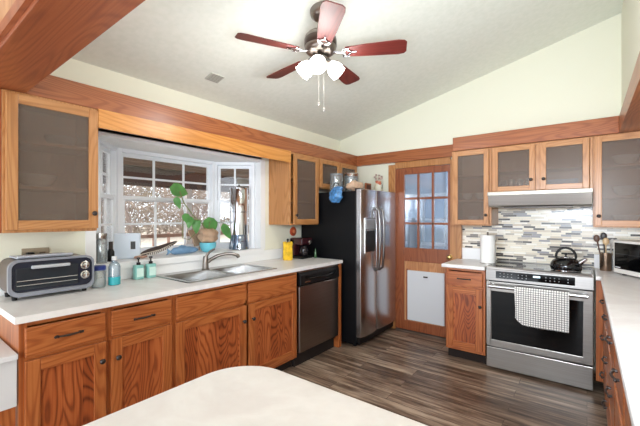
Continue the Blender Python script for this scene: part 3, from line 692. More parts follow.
# kettle
kx, ky, kz = -.14, 3.55, .921
kt = thing('kettle', 'glossy black whistling kettle on the right side of the cooktop', 'kettle', (kx,ky,kz))
spk = NT('speckled_black_enamel'); tc = spk.n('ShaderNodeTexCoord'); vn = spk.n('ShaderNodeTexVoronoi'); vn.inputs['Scale'].default_value = 70; spk.l(tc.outputs['Object'], vn.inputs['Vector'])
spk.l(spk.ramp(vn.outputs['Distance'], [(.12, srgb(120,120,126)), (.2, srgb(14,14,17))]), spk.b.inputs['Base Color']); spk.b.inputs['Roughness'].default_value = .08
part('body', MB().lathe([(.085,0),(.104,.006),(.112,.03),(.108,.06),(.092,.085),(.065,.103),(.04,.110),(.001,.111)], (kx,ky,kz), n=32), spk.m, kt, smooth=True)
part('base_ring', MB().lathe([(.098,.001),(.107,.004),(.107,.010),(.100,.010)], (kx,ky,kz), n=32), M['steelp'], kt, smooth=True)
ld = part('lid', MB().lathe([(.042,.108),(.042,.114),(.03,.120),(.001,.122)], (kx,ky,kz), n=24), M['steelp'], kt, smooth=True)
part('lid_knob', MB().lathe([(.006,.12),(.006,.128),(.014,.134),(.013,.146),(.001,.150)], (kx,ky,kz), n=14), M['black'], ld, smooth=True)
part('spout', MB().tube([(kx+.085,ky-.02,kz+.065),(kx+.118,ky-.03,kz+.095),(kx+.135,ky-.035,kz+.11)], [.022,.017,.014], 12), M['steelp'], kt, smooth=True)
hp = [(kx+.068*math.cos(R(a)), ky, kz+.115+.075*math.sin(R(a))) for a in range(-15, 196, 15)]
part('handle', MB().tube(hp, [.005]+[.010]*13+[.005], 10), M['black'], kt, smooth=True)

# ------------------------------------------------------------ refrigerator
FX, FY0, FY1, FZ = -1.90, 3.105, 3.94, 1.64
fg = thing('refrigerator', 'side-by-side refrigerator with stainless doors and black sides', 'refrigerator', (-2.25,3.5,0))
part('case', MB().box((LW+.03,FY0,.03), (FX-.012,FY1,FZ)), plain('black_textured_case', srgb(10,11,14), .42, spec=.22, bump=.05, nscale=120), fg, bevel=.006)
ysm = 3.445
for nm, a, b in (('freezer_door', FY0+.004, ysm-.004), ('fridge_door', ysm+.004, FY1-.004)):
    p = []; n = 10
    for k in range(n+1):
        q = k/n; p.append((FX+.045+.022*math.sin(math.pi*q)**.6 if 0 < q < 1 else FX+.045, a+(b-a)*q))
    poly = [(FX-.01,a)]+p+[(FX-.01,b)]
    d = part(nm, MB().prism(poly, .115, FZ+.02), M['steel_z'], fg, bevel=.005, smooth=30)
    yc = ysm-.045 if nm == 'freezer_door' else ysm+.045
    hpts = [(FX+.055,yc,1.47),(FX+.10,yc,1.44),(FX+.112,yc,1.3),(FX+.115,yc,1.12),(FX+.112,yc,.94),(FX+.10,yc,.81),(FX+.055,yc,.78)]
    part('handle', MB().tube(hpts, .013, 10), plain('fridge_handle_steel', srgb(140,138,138), .25, 1), d, smooth=True)
    if nm == 'freezer_door':
        part('dispenser_frame', MB().box((FX+.055,3.155,.985), (FX+.071,3.385,1.36)), M['chrome'], d, bevel=.004)
        part('dispenser_recess', MB().box((FX+.066,3.172,1.0), (FX+.0725,3.368,1.22)), M['black'], d)
        part('dispenser_control', MB().box((FX+.066,3.172,1.24), (FX+.0745,3.368,1.345)), plain('silver_panel', srgb(150,150,152), .3, .5), d, bevel=.002)
part('base_grille', MB().box((FX-.02,FY0+.02,.03), (FX+.02,FY1-.02,.105)), M['black'], fg, bevel=.004)
part('hinge_cover', MB().box((FX-.03,FY0+.01,FZ), (FX+.03,FY0+.09,FZ+.028)).box((FX-.03,FY1-.09,FZ), (FX+.03,FY1-.01,FZ+.028)), M['black'], fg, bevel=.005)
for k in (FY0+.06, FY1-.06): part('foot', MB().lathe([(.02,0),(.02,.03)], (FX-.06,k,0), n=12), M['black'], fg)
# things on top of the refrigerator
t = thing('glass_canister', 'clear glass canister on the refrigerator, nearer the window side', 'canister', (-2.26,3.25,FZ))
part('jar', MB().lathe([(.07,0),(.075,.01),(.075,.20),(.07,.205),(.066,.202),(.068,.01),(.001,.008)], (-2.26,3.25,FZ+.001), n=24), M['jar'], t, smooth=True)
part('lid', MB().lathe([(.073,.202),(.073,.215),(.02,.22),(.001,.22)], (-2.26,3.25,FZ+.001), n=24), M['clearpl'], t, smooth=True)
t = thing('glass_canister', 'glass canister with a silver lid on the refrigerator beside the bread bag', 'canister', (-2.20,3.47,FZ))
part('jar', MB().lathe([(.08,0),(.085,.01),(.085,.20),(.08,.205),(.076,.202),(.078,.01),(.001,.008)], (-2.20,3.47,FZ+.001), n=24), M['jar'], t, smooth=True)
part('lid', MB().lathe([(.087,.20),(.087,.23),(.08,.237),(.001,.237)], (-2.20,3.47,FZ+.001), n=24), M['steelp'], t, smooth=True)
def lump(mb, c, r, s3, seed, n=20, m=12, amp=.12):
    rnd = random.Random(seed); ph = [rnd.uniform(0, 6.28) for _ in range(6)]
    t = MB().ball((0,0,0), 1, n, m)
    vs = []
    for v in t.v:
        k = 1+amp*(math.sin(v[0]*4+ph[0])*math.sin(v[1]*5+ph[1])+.6*math.sin(v[2]*7+ph[2]+v[0]*3)+.4*math.sin(v[1]*11+ph[3]))
        vs.append((c[0]+v[0]*k*r*s3[0], c[1]+v[1]*k*r*s3[1], c[2]+v[2]*k*r*s3[2]))
    mb.add(vs, t.f); return mb
t = thing('bread_bag', 'crinkled clear bag of tan bread rolls lying on the refrigerator front edge', 'bag', (-2.03,3.3,FZ))
br = lump(MB(), (-2.03,3.30,FZ+.070), .058, (1.1,2.3,.95), 3); br2 = lump(MB(), (-2.05,3.24,FZ+.060), .045, (1.2,1.6,.9), 5); br.add(br2.v, br2.f)
part('bag', br, plain('bread_tan', srgb(214,178,150), .45, noise=.25, nscale=30, coat=.5), t, smooth=85)
bb = lump(MB(), (-2.13,3.050,FZ-.045), .085, (1.0,.50,.85), 9, amp=.15); b3 = lump(MB(), (-2.13,3.10,FZ+.034), .032, (1.9,1.1,.8), 4); bb.add(b3.v, b3.f)
tag(part('plastic_bag', bb, plain('blue_print_film', srgb(84,146,206), .3, noise=.6, nscale=30, coat=.5), None, smooth=85, loc=(-2.1,3.06,FZ)), 'blue plastic bag drooping over the black side of the refrigerator', 'bag')
tag(part('wire_loop', MB().tube([(-2.20+.0*a, 3.165+.05*math.cos(R(a)), FZ+.058+.05*math.sin(R(a))) for a in range(0,361,20)], .005, 6), M['iron'], None, smooth=True, loc=(-2.24,3.1,FZ)), 'dark round wire trivet propped on edge at the near corner of the refrigerator top', 'trivet')
t = thing('picture_frame', 'small reddish-brown framed picture standing on the refrigerator', 'picture', (-2.1,3.72,FZ))
part('frame', MB().box((-2.12,3.64,FZ+.022), (-2.10,3.77,FZ+.135)), M['soz'], t, bevel=.003)
part('image', MB().box((-2.101,3.66,FZ+.04), (-2.098,3.75,FZ+.117)), plain('dark_print', srgb(90,50,36), .5, noise=.5, nscale=30), t)
floral = NT('floral_print_tin'); tc = floral.n('ShaderNodeTexCoord'); vn = floral.n('ShaderNodeTexVoronoi'); vn.inputs['Scale'].default_value = 22; floral.l(tc.outputs['Object'], vn.inputs['Vector'])
sepn = floral.n('ShaderNodeSeparateColor'); floral.l(vn.outputs['Color'], sepn.inputs[0])
floral.l(floral.ramp(sepn.outputs[0], [(0, srgb(230,226,210)), (.5, srgb(222,214,190)), (.72, srgb(120,140,90)), (.85, srgb(200,110,80)), (.93, srgb(140,150,180))], 'CONSTANT'), floral.b.inputs['Base Color'])
t = thing('flower_vase', 'white vase with small painted flowers at the far end of the refrigerator top', 'vase', (-2.04,3.84,FZ))
part('body', MB().lathe([(.035,0),(.05,.03),(.052,.09),(.035,.13),(.04,.15),(.034,.15),(.001,.12)], (-2.04,3.84,FZ+.022), n=20), floral.m, t, smooth=True)
fl = MB()
for k in range(7):
    a = k*.9; p0 = Vector((-2.04,3.84,FZ+.15)); p1 = p0+Vector((.045*math.cos(a), .04*math.sin(a), .05+.02*(k%3))); fl.tube([p0, p1], .002, 5); fl.ball(p1, .014, 8, 6)
part('flower', fl, plain('mixed_flowers', srgb(196,170,160), .7, noise=.5, nscale=25), t, smooth=True)
tag(part('black_tin', MB().lathe([(.03,0),(.03,.06),(.027,.07),(.001,.072)], (-2.02,3.57,FZ+.022), n=16), M['soz'], None, smooth=True, loc=(-2.02,3.57,FZ+.022)), 'small brown tin beside the framed picture on the refrigerator', 'tin') if False else None

# ------------------------------------------------------------ toaster oven and left-hand counter things
tx, ty0, ty1, tz0, tz1 = -2.425, .455, .86, .935, 1.135
to = thing('toaster_oven', 'silver and navy toaster oven on the left worktop', 'toaster oven', (tx-.12,.66,CT1))
def rprof(x, y0, y1, z0, z1, r, bow=.0):
    return [(y, z) for y, z in rrect(y0, z0, y1, z1, r, 6)]
part('body', MB().prism(rrect(ty0+.006,tz0+.004,ty1-.006,tz1-.004,.04,6), LW+.03, tx-.03, 'X'), plain('brown_steel_shell', srgb(92,72,66), .35, .5), to, smooth=50)
fo = rrect(ty0,tz0,ty1,tz1,.045,6); fi = rrect(ty0+.014,tz0+.022,ty1-.010,tz1-.012,.036,6)
n = len(fo); m = MB(); x0, x1 = tx-.03, tx
m.add([(x0,)+p for p in fo]+[(x1,)+p for p in fo]+[(x1,)+p for p in fi]+[(x0,)+p for p in fi],
      [(i,(i+1)%n,n+(i+1)%n,n+i) for i in range(n)]+[(n+i,n+(i+1)%n,2*n+(i+1)%n,2*n+i) for i in range(n)]+[(2*n+i,2*n+(i+1)%n,3*n+(i+1)%n,3*n+i) for i in range(n)])
part('front_bezel', m, plain('silver_plastic', srgb(140,144,156), .35, .3), to, smooth=50)
navy = plain('navy_gloss', srgb(22,28,46), .25)
part('face', MB().prism(rrect(ty0+.015,tz0+.023,ty1-.011,tz1-.013,.036,6), tx-.03, tx-.008, 'X'), navy, to)
gd = part('glass_door', MB().box((tx-.008,ty0+.032,tz0+.036), (tx-.003,.775,tz1-.045)), plain('smoked_glass', srgb(42,48,54), .12, 0, .4), to, bevel=.002)
part('handle', MB().box((tx-.003,ty0+.095,tz1-.052), (tx+.02,ty0+.275,tz1-.034)), plain('pale_silver_bar', srgb(186,190,198), .3, .3), gd, bevel=.005)
part('wire_rack', MB().tube([(tx-.001,ty0+.035,1.02),(tx-.001,.77,1.02)], .002, 6).tube([(tx-.001,ty0+.035,.995),(tx-.001,.77,.995)], .0015, 6), M['chrome'], gd)
for zz in (1.076, 1.018):
    k = part('dial', MB().lathe([(.024,0),(.024,.004),(.018,.007),(.016,.02),(.001,.022)], (tx-.008,.812,zz), 'X', 20), M['chrome'], to, smooth=True)
    part('pointer', MB().box((tx+.012,.81,zz-.012), (tx+.016,.814,zz+.012)), M['white'], k)
part('top_tray', MB().box((-2.64,.50,tz1+.001), (tx-.045,.76,tz1+.010)).tube([(tx-.045,.50,tz1+.012),(tx-.040,.63,tz1+.014),(tx-.045,.76,tz1+.012)], .008, 8), plain('pale_grey_tray', srgb(188,194,206), .35, .2), to, bevel=.003)
for yy in (.49, .82):
    for xx in (-2.47, -2.62): part('foot', MB().lathe([(.012,0),(.014,.024)], (xx,yy,CT1+.0005), n=12), M['black'], to)
t = thing('wall_outlet', 'tan outlet plate with a black plug above the toaster oven', 'outlet', (LW,.63,1.14))
part('plate', MB().box((LW+.0005,.565,1.10), (LW+.006,.70,1.178)), plain('tan_plate', srgb(170,156,134), .5), t, bevel=.002)
part('plug', MB().box((LW+.006,.585,1.12), (LW+.04,.62,1.155)), M['black'], t, bevel=.004)
part('socket', MB().box((LW+.006,.65,1.125), (LW+.008,.68,1.152)), plain('brown_socket', srgb(110,96,84), .5), t)
t = thing('storage_jar', 'clear jar with a navy blue lid right of the toaster oven', 'jar', (-2.50,.905,CT1))
part('jar', MB().lathe([(.035,0),(.04,.008),(.04,.10),(.034,.115),(.031,.115),(.036,.1),(.036,.01),(.001,.008)], (-2.50,.912,CT1+.001), n=24), M['jar'], t, smooth=True)
part('lid', MB().lathe([(.041,.112),(.041,.136),(.036,.14),(.001,.14)], (-2.50,.912,CT1+.001), n=24), plain('navy_lid', srgb(36,56,130), .35), t, smooth=True)
t = thing('mouthwash_bottle', 'clear plastic bottle half full of aqua liquid beside the blue-lidded jar', 'bottle', (-2.51,1.0,CT1))
part('bottle', MB().lathe([(.03,0),(.036,.006),(.036,.12),(.03,.14),(.014,.155),(.014,.17),(.001,.17)], (-2.51,1.01,CT1+.001), n=20), M['clearpl'], t, smooth=True)
part('liquid', MB().lathe([(.0372,.003),(.0372,.055),(.001,.056)], (-2.51,1.01,CT1+.001), n=20), plain('aqua_liquid', srgb(60,178,190), .2), t, smooth=True)
part('cap', MB().lathe([(.016,.165),(.016,.19),(.001,.192)], (-2.51,1.01,CT1+.001), n=16), M['white'], t, smooth=True)
for k, yy in enumerate((1.21, 1.30)):
    t = thing('soap_bottle', ['teal soap pump bottle behind the sink, nearer the toaster oven', 'teal soap pump bottle behind the sink, nearer the faucet'][k], 'soap bottle', (-2.60,yy,CT1), 'pump bottles by the sink')
    part('bottle', MB().prism(rrect(-2.628,yy-.034,-2.572,yy+.034,.018,4), CT1+.001, CT1+.105), M['teal'], t, bevel=.006, smooth=50)
    part('label', MB().box((-2.5715,yy-.024,CT1+.02), (-2.570,yy+.024,CT1+.082)), plain('pale_green_label', srgb(205,232,224), .6), t)
    pm = MB().lathe([(.014,.105),(.014,.122),(.005,.124),(.005,.145),(.012,.147),(.012,.158),(.001,.16)], (-2.60,yy,CT1), n=14).tube([(-2.60,yy,CT1+.153),(-2.575,yy-.014,CT1+.153),(-2.562,yy-.02,CT1+.147)], .005, 8)
    part('pump', pm, M['black'], t, smooth=True)

# ------------------------------------------------------------ things on the window sill
SZ = OZ0+.0125
t = thing('tall_jar', 'tall slim glass jar with a steel lid at the left end of the sill', 'jar', (-2.76,1.005,SZ))
part('jar', MB().lathe([(.032,0),(.035,.01),(.035,.16),(.03,.17),(.027,.17),(.031,.16),(.031,.01),(.001,.008)], (-2.715,1.01,SZ), n=20), M['jar'], t, smooth=True)
part('lid', MB().lathe([(.034,.168),(.036,.175),(.036,.21),(.001,.214)], (-2.715,1.01,SZ), n=20), M['chrome'], t, smooth=True)
t = thing('black_bottle', 'small slender black bottle on the sill beside the white device', 'bottle', (-2.77,1.09,SZ))
part('bottle', MB().lathe([(.022,0),(.024,.01),(.024,.07),(.014,.09),(.001,.09)], (-2.77,1.09,SZ), n=16), M['black'], t, smooth=True)
part('cap', MB().lathe([(.014,.088),(.014,.145),(.001,.147)], (-2.77,1.09,SZ), n=16), M['iron'], t, smooth=True)
t = thing('white_device', 'upright white panel with a small dark screen on the window sill', 'device', (-2.88,1.25,SZ))
part('panel', MB().box((-.10,-.012,.001), (.08,.012,.20)), plain('cool_white_plastic', srgb(214,226,240), .35), None, bevel=.008)
pn = C.objects[-1]; pn.parent = t
q = part('screen', MB().box((.012,-.0135,.075), (.045,-.0122,.135)), plain('dark_photo', srgb(50,54,58), .3), None); q.parent = t
t.rotation_euler = (0,0,R(60)); t.location = (-2.83,1.245,SZ)
# driftwood / shells
sh = lump(MB(), (-2.755,1.30,SZ+.013), .012, (2.0,4.6,.9), 12, amp=.2); tag(part('driftwood', sh, plain('driftwood_tan', srgb(190,150,130), .8, noise=.4, nscale=40), None, smooth=True, loc=(-2.8,1.3,SZ)), 'pale knobbly piece of driftwood lying on the sill under the feather', 'driftwood')
# feather
fe = MB(); A = Vector((-2.78,1.31,SZ+.030)); B = Vector((-2.80,1.64,SZ+.120)); n = 26
for i in range(n+1):
    q = i/n; p = A.lerp(B, q); p.z += .018*math.sin(math.pi*q)*-1; wd = .042*math.sin(math.pi*min(1, q*1.02+.02))**.5*(1-.35*q)+.001
    for sgn, ww in ((-1, .55), (0, 0), (1, 1)):
        fe.v.append((p.x+.004*abs(sgn), p.y-.15*wd*sgn, p.z+sgn*wd*ww)); 
    fe.v += [(fe.v[-3][0]-.0016, fe.v[-3][1], fe.v[-3][2]), (fe.v[-2][0]-.0016, fe.v[-2][1], fe.v[-2][2]), (fe.v[-1][0]-.0016, fe.v[-1][1], fe.v[-1][2])]
for i in range(n):
    a = i*6; b = a+6; fe.f += [(a,b,b+1,a+1),(a+1,b+1,b+2,a+2),(a+3,a+4,b+4,b+3),(a+4,a+5,b+5,b+4),(a,a+3,b+3,b),(a+2,b+2,b+5,a+5)]
fm = NT('barred_feather'); tc = fm.n('ShaderNodeTexCoord'); sp_ = fm.n('ShaderNodeSeparateXYZ'); fm.l(tc.outputs['Object'], sp_.inputs[0])
st = fm.math('FRACT', fm.math('MULTIPLY', fm.math('ADD', sp_.outputs[1], fm.math('MULTIPLY', sp_.outputs[2], -.5)), 60)); st = fm.math('LESS_THAN', st, .45)
lowside = fm.math('LESS_THAN', fm.math('SUBTRACT', sp_.outputs[2], fm.math('MULTIPLY', sp_.outputs[1], .27)), -.016)
fm.l(fm.ramp(fm.math('MULTIPLY', st, lowside), [(0, srgb(66,52,48)), (1, srgb(225,220,214))]), fm.b.inputs['Base Color']); fm.b.inputs['Roughness'].default_value = .7
f_ = thing('feather', 'long dark brown feather with pale bars propped on the sill', 'feather', tuple(A))
part('vane', fe, fm.m, f_, smooth=True)
part('quill', MB().tube([tuple(A+Vector((-.0,-.05,-.018))), tuple(A+Vector((.0015,0,0))), tuple(A.lerp(B,.5)+Vector((.0015,0,-.018))), tuple(B)], [.003,.003,.002,.001], 6), plain('quill_ivory', srgb(225,215,195), .4), f_, smooth=True)
# blue ceramic fish
fi_ = thing('ceramic_fish', 'blue ceramic fish ornament lying on the sill left of the plant', 'ornament', (-2.80,1.71,SZ))
blu = plain('slate_blue_ceramic', srgb(112,148,182), .4, noise=.2, nscale=20)
part('body', MB().tube([(-2.80,1.575,SZ+.024),(-2.80,1.60,SZ+.032),(-2.80,1.67,SZ+.036),(-2.80,1.75,SZ+.034),(-2.80,1.80,SZ+.031),(-2.80,1.83,SZ+.030)], [.014,.030,.0345,.031,.022,.008], 14), blu, fi_, smooth=True)
part('tail_fin', MB().prism([(1.58,SZ+.028),(1.535,SZ+.062),(1.545,SZ+.03),(1.532,SZ+.004)], -2.807, -2.793, 'X'), blu, fi_, bevel=.002)
part('dorsal_fin', MB().prism([(1.63,SZ+.063),(1.67,SZ+.082),(1.73,SZ+.064)], -2.804, -2.796, 'X'), blu, fi_, bevel=.001)
# wicker fan piece
wk = MB().prism([(-.02,0),(.035,.0),(.10,.07),(.085,.10),(.0,.155),(-.07,.165),(-.075,.13),(-.03,.07)], -.008, .008, 'X')
wk.v = [(v[0], v[1], v[2]) for v in wk.v]
wm = NT('woven_straw'); tc = wm.n('ShaderNodeTexCoord'); wv = wm.n('ShaderNodeTexWave'); wv.inputs['Scale'].default_value = 55; wv.bands_direction = 'DIAGONAL'; wm.l(tc.outputs['Object'], wv.inputs['Vector'])
wm.l(wm.ramp(wv.outputs['Fac'], [(.2, srgb(150,118,92)), (.7, srgb(206,178,152))]), wm.b.inputs['Base Color']); wm.b.inputs['Roughness'].default_value = .85
st_ = 0; wk.tube([(0,.05,.02),(0,.03,-.046)], .006, 8)
wo = part('straw_fan', wk, wm.m, None, bevel=.003); wo.location = (-2.935,1.90,SZ+.05); wo.rotation_euler = (R(8),0,R(10)); tag(wo, 'small woven straw fan leaning behind the teal plant bowl', 'fan')
# plant
px, py = -2.815,1.945
pt = thing('potted_plant', 'trailing green pothos with a woven root ball in a teal bowl', 'plant', (px,py,SZ))
part('pot', MB().lathe([(.04,0),(.062,.018),(.074,.05),(.076,.088),(.071,.088),(.068,.06),(.001,.055)], (px,py,SZ), n=28), plain('teal_glaze', srgb(110,196,214), .2, coat=.5), pt, smooth=True)
part('root_ball', lump(MB(), (px,py,SZ+.15), .078, (1,1.22,.95), 21, 26, 18, .14), wm.m, pt, smooth=True)
stem_m = plain('stem_brown_green', srgb(120,124,80), .6); leaf_m = plain('pothos_leaf', srgb(92,150,78), .4, noise=.3, nscale=14)
def leaf(tip_c, d, nrm, L, Wd):
    d = Vector(d).normalized(); nrm = Vector(nrm).normalized(); sd = d.cross(nrm).normalized(); nrm = sd.cross(d)
    m = MB(); n = 9; c = Vector(tip_c)
    for j, th_ in enumerate((0, .0015)):
        for i in range(n+1):
            q = i/n; wv_ = Wd*(math.sin(math.pi*min(1, q**.62)))**.8*.5+.0005; bend = -.18*L*q*q
            base = c + d*(L*q) + nrm*(bend+th_)
            m.v += [tuple(base - sd*wv_ + nrm*wv_*.25), tuple(base), tuple(base + sd*wv_ + nrm*wv_*.25)]
    k = (n+1)*3
    for i in range(n):
        a = i*3; b = a+3; m.f += [(a,b,b+1,a+1),(a+1,b+1,b+2,a+2),(k+a,k+a+1,k+b+1,k+b),(k+a+1,k+a+2,k+b+2,k+b+1),(a,k+a,k+b,b),(a+2,b+2,k+b+2,k+a+2)]
    return m
def stem(pts, r=.0035):
    part('stem', MB().tube(pts, r, 7), stem_m, pt, smooth=True)
stem([(px,py,SZ+.17),(px+.02,1.87,SZ+.26),(px,1.79,SZ+.34),(-2.83,1.71,SZ+.45),(-2.83,1.67,SZ+.55)], .0055)
stem([(px,py-.02,SZ+.17),(px-.03,1.86,SZ+.20),(px-.03,1.77,SZ+.12),(px-.02,1.70,SZ+.14),(px,1.69,SZ+.30)], .004)
stem([(px,py,SZ+.17),(px+.02,1.95,SZ+.27),(px+.01,1.98,SZ+.30)], .004)
stem([(px,py+.01,SZ+.17),(px+.02,2.02,SZ+.27),(px+.02,2.10,SZ+.27),(px+.02,2.15,SZ+.22)], .004)
stem([(px,py-.01,SZ+.17),(px+.02,1.86,SZ+.30),(px,1.80,SZ+.30)], .004)
tow = (.65,-.75,.15)
for c, d, L, Wd in (((-2.83,1.575,SZ+.575),(0,1,-.22),.20,.115),
                    ((-2.82,1.63,SZ+.50),(.1,.25,-1),.11,.06),
                    ((px+.01,1.945,SZ+.325),(0,.3,-1),.17,.12),
                    ((px+.01,2.01,SZ+.30),(0,-.1,-1),.12,.07),
                    ((px,1.83,SZ+.31),(0,-.1,-1),.14,.08),
                    ((px,1.77,SZ+.33),(0,-.3,-1),.11,.07),
                    ((px+.02,2.10,SZ+.26),(0,.55,-1),.19,.08),
                    ((px,1.71,SZ+.36),(0,.4,-1),.12,.07)):
    part('leaf', leaf(c, d, tow, L, Wd), leaf_m, pt, smooth=True)
# steel water filter on clear stand
wx, wy = -2.80,2.30
wfz = thing('water_filter', 'tall polished steel cylinder filter on a clear base at the right end of the sill', 'water filter', (wx,wy,SZ))
part('stand', MB().lathe([(.095,0),(.10,.006),(.092,.06),(.085,.14),(.08,.145),(.084,.06),(.09,.008),(.001,.006)], (wx,wy,SZ), n=28), glass('blue_clear_stand', (.62,.72,.84,1), .8, .05, srgb(120,140,165), .25), wfz, smooth=True)
part('lower_chamber', MB().lathe([(.088,.147),(.088,.37),(.084,.372),(.001,.372)], (wx,wy,SZ), n=40), M['steelp'], wfz, smooth=True)
part('upper_chamber', MB().lathe([(.084,.374),(.091,.378),(.091,.60),(.088,.605),(.001,.605)], (wx,wy,SZ), n=40), M['steelp'], wfz, smooth=True)
lid_ = part('lid', MB().lathe([(.093,.606),(.093,.615),(.06,.63),(.001,.634)], (wx,wy,SZ), n=40), M['steelp'], wfz, smooth=True)
part('lid_knob', MB().lathe([(.006,.632),(.006,.642),(.013,.648),(.001,.655)], (wx,wy,SZ), n=12), M['black'], lid_, smooth=True)
part('tap', MB().tube([(wx+.05,wy-.06,SZ+.03),(wx+.085,wy-.085,SZ+.03)], .012, 10).tube([(wx+.078,wy-.08,SZ+.03),(wx+.078,wy-.08,SZ+.05)], .006, 8), M['black'], wfz, smooth=True)

# ------------------------------------------------------------ counter things near the refrigerator
t = thing('bunched_cloth', 'bright yellow bunched cloth in a holder on the worktop left of the coffee maker', 'cloth', (-2.50,2.70,CT1))
ym_ = plain('yellow_cloth', srgb(240,190,40), .7, noise=.35, nscale=22)
yb = MB(); nn = 28
prof = [(.048,0),(.052,.02),(.05,.10),(.047,.15),(.052,.175),(.045,.185),(.001,.17)]
yb.lathe(prof, (-2.50,2.70,CT1+.001), n=nn)
yb.v = [(-2.50+(v[0]+2.50)*(1+.10*math.sin(i//len(prof)*1.35)), 2.70+(v[1]-2.70)*(1+.10*math.sin(i//len(prof)*1.35)), v[2]+(.012*math.sin(i//len(prof)*2.1) if v[2] > CT1+.14 else 0)) for i, v in enumerate(yb.v)]
part('cloth', yb, ym_, t, smooth=True)
part('stopper', MB().lathe([(.006,.17),(.006,.20),(.012,.205),(.012,.222),(.001,.226)], (-2.50,2.70,CT1), n=12), M['black'], t, smooth=True)
kr = thing('coffee_maker', 'compact dark maroon coffee maker in the corner beside the refrigerator', 'coffee maker', (-2.52,2.93,CT1))
mar = plain('dark_maroon_gloss', srgb(56,22,28), .2)
part('base', MB().box((-2.60,2.84,CT1+.001), (-2.42,3.02,CT1+.03)), M['black'], kr, bevel=.008)
part('tower', MB().box((-2.60,2.84,CT1+.03), (-2.53,3.02,CT1+.215)), mar, kr, bevel=.01)
part('head', MB().box((-2.60,2.84,CT1+.15), (-2.42,3.02,CT1+.225)), mar, kr, bevel=.014)
part('dial', MB().lathe([(.026,0),(.026,.006),(.018,.012),(.001,.013)], (-2.42,2.975,CT1+.175), 'X', 20), M['chrome'], kr, smooth=True)
part('carafe', MB().lathe([(.04,0),(.052,.03),(.05,.07),(.036,.105),(.001,.108)], (-2.472,2.93,CT1+.031), n=20), plain('smoked_carafe', srgb(30,26,30), .08), kr, smooth=True)
t = thing('cork_bottle', 'small green bottle standing right of the coffee maker', 'bottle', (-2.40,3.02,CT1))
part('bottle', MB().lathe([(.013,0),(.014,.01),(.014,.06),(.006,.08),(.006,.10),(.001,.10)], (-2.385,3.025,CT1+.001), n=14), plain('green_glass', srgb(60,96,60), .15), t, smooth=True)
t = thing('wall_ornament', 'orange and red oval ornament hanging on the wall above the coffee maker', 'ornament', (LW,3.02,1.2))
part('plaque', MB().lathe([(.052,0),(.052,.01),(.040,.016),(.001,.018)], (LW+.001,2.99,1.20), 'X', 24), plain('terracotta_red', srgb(190,80,44), .4, noise=.4, nscale=30), t, smooth=True)
part('centre', MB().lathe([(.022,.016),(.02,.024),(.001,.026)], (LW+.001,2.99,1.20), 'X', 16), plain('pale_orange', srgb(226,140,96), .4), t, smooth=True)

# ------------------------------------------------------------ back counter things
t = thing('paper_towel_roll', 'tall white paper towel roll standing left of the range', 'paper towel', (-.79,3.70,CT1))
part('roll', MB().lathe([(.02,.005),(.068,.005),(.068,.275),(.02,.275)], (-.775,3.72,CT1+.001), n=40), M['paper'], t, smooth=True)
part('holder', MB().lathe([(.07,0),(.07,.004),(.008,.005),(.008,.295),(.012,.30),(.001,.305)], (-.775,3.72,CT1+.001), n=24), M['chrome'], t, smooth=True)
t = thing('utensil_crock', 'slim steel crock of cooking utensils between range and microwave', 'crock', (.125,3.80,CT1))
part('crock', MB().lathe([(.038,0),(.04,.005),(.042,.15),(.039,.15),(.037,.01),(.001,.008)], (.125,3.80,CT1+.001), n=24), plain('bronze_steel', srgb(150,128,110), .25, .9), t, smooth=True)
for k, (dx, dy, h) in enumerate(((-.06,.0,.27),(.045,.01,.24),(-.012,.035,.29),(.0,-.045,.25))):
    ut = (.125+dx*.25,3.80+dy*.25,CT1+.02); u2 = (.125+dx,3.80+dy,CT1+h)
    tag(part('spatula' if k % 2 else 'spoon', MB().tube([ut, u2], .005, 8).ball(u2, .022, 10, 8, (1,.35,1.4)), plain('utensil_finish_%d' % k, [srgb(90,60,44), srgb(190,186,180), srgb(60,56,56), srgb(200,170,130)][k], .4), None, smooth=True, loc=ut),
        ['dark wooden spoon leaning left in the utensil crock','steel-grey spatula leaning right in the utensil crock','black spoon, tallest in the utensil crock','pale wooden spatula at the front of the utensil crock'][k], 'utensil', 'cooking utensils')
t = thing('glass_bottle', 'clear tall bottle with a white cap between crock and microwave', 'bottle', (.20,3.87,CT1))
part('bottle', MB().lathe([(.03,0),(.032,.008),(.032,.17),(.014,.21),(.014,.23),(.001,.23)], (.205,3.86,CT1+.001), n=20), M['clearpl'], t, smooth=True)
part('cap', MB().lathe([(.02,.225),(.02,.262),(.001,.265)], (.205,3.86,CT1+.001), n=16), M['white'], t, smooth=True)
mw = thing('microwave', 'white-framed black-door microwave set diagonally in the right corner', 'microwave', (0,0,0))
w_, h_, d_ = .50, .27, .34
part('case', MB().box((0,.02,.015), (w_,d_,h_)), plain('warm_white_case', srgb(226,222,214), .4), mw, bevel=.008)
part('front', MB().box((0,0,.015), (w_,.02,h_)), plain('warm_white_front', srgb(232,228,222), .35), mw, bevel=.006)
md = part('door_window', MB().box((.02,-.004,.05), (.37,.001,h_-.018)), M['blackgl'], mw, bevel=.002)
part('door_line', MB().box((.03,-.0048,.165), (.36,-.004,.168)), plain('door_mesh_line', srgb(50,50,54), .4), md)  # thin dark grey line across the door window
part('brand_mark', MB().box((.03,-.0048,.058), (.085,-.004,.064)), M['white'], md)
part('keypad', MB().box((.385,-.004,.05), (.48,.001,h_-.018)), M['black'], mw, bevel=.002)
for xx in (.05, .45):
    for yy in (.05, .29): part('foot', MB().lathe([(.014,0),(.014,.015)], (xx,yy,0), n=12), M['black'], mw)
mw.location = (.175,3.64,CT1+.001); mw.rotation_euler = (0,0,R(-59.5))
mw.location = (.165,3.63,CT1+.001)

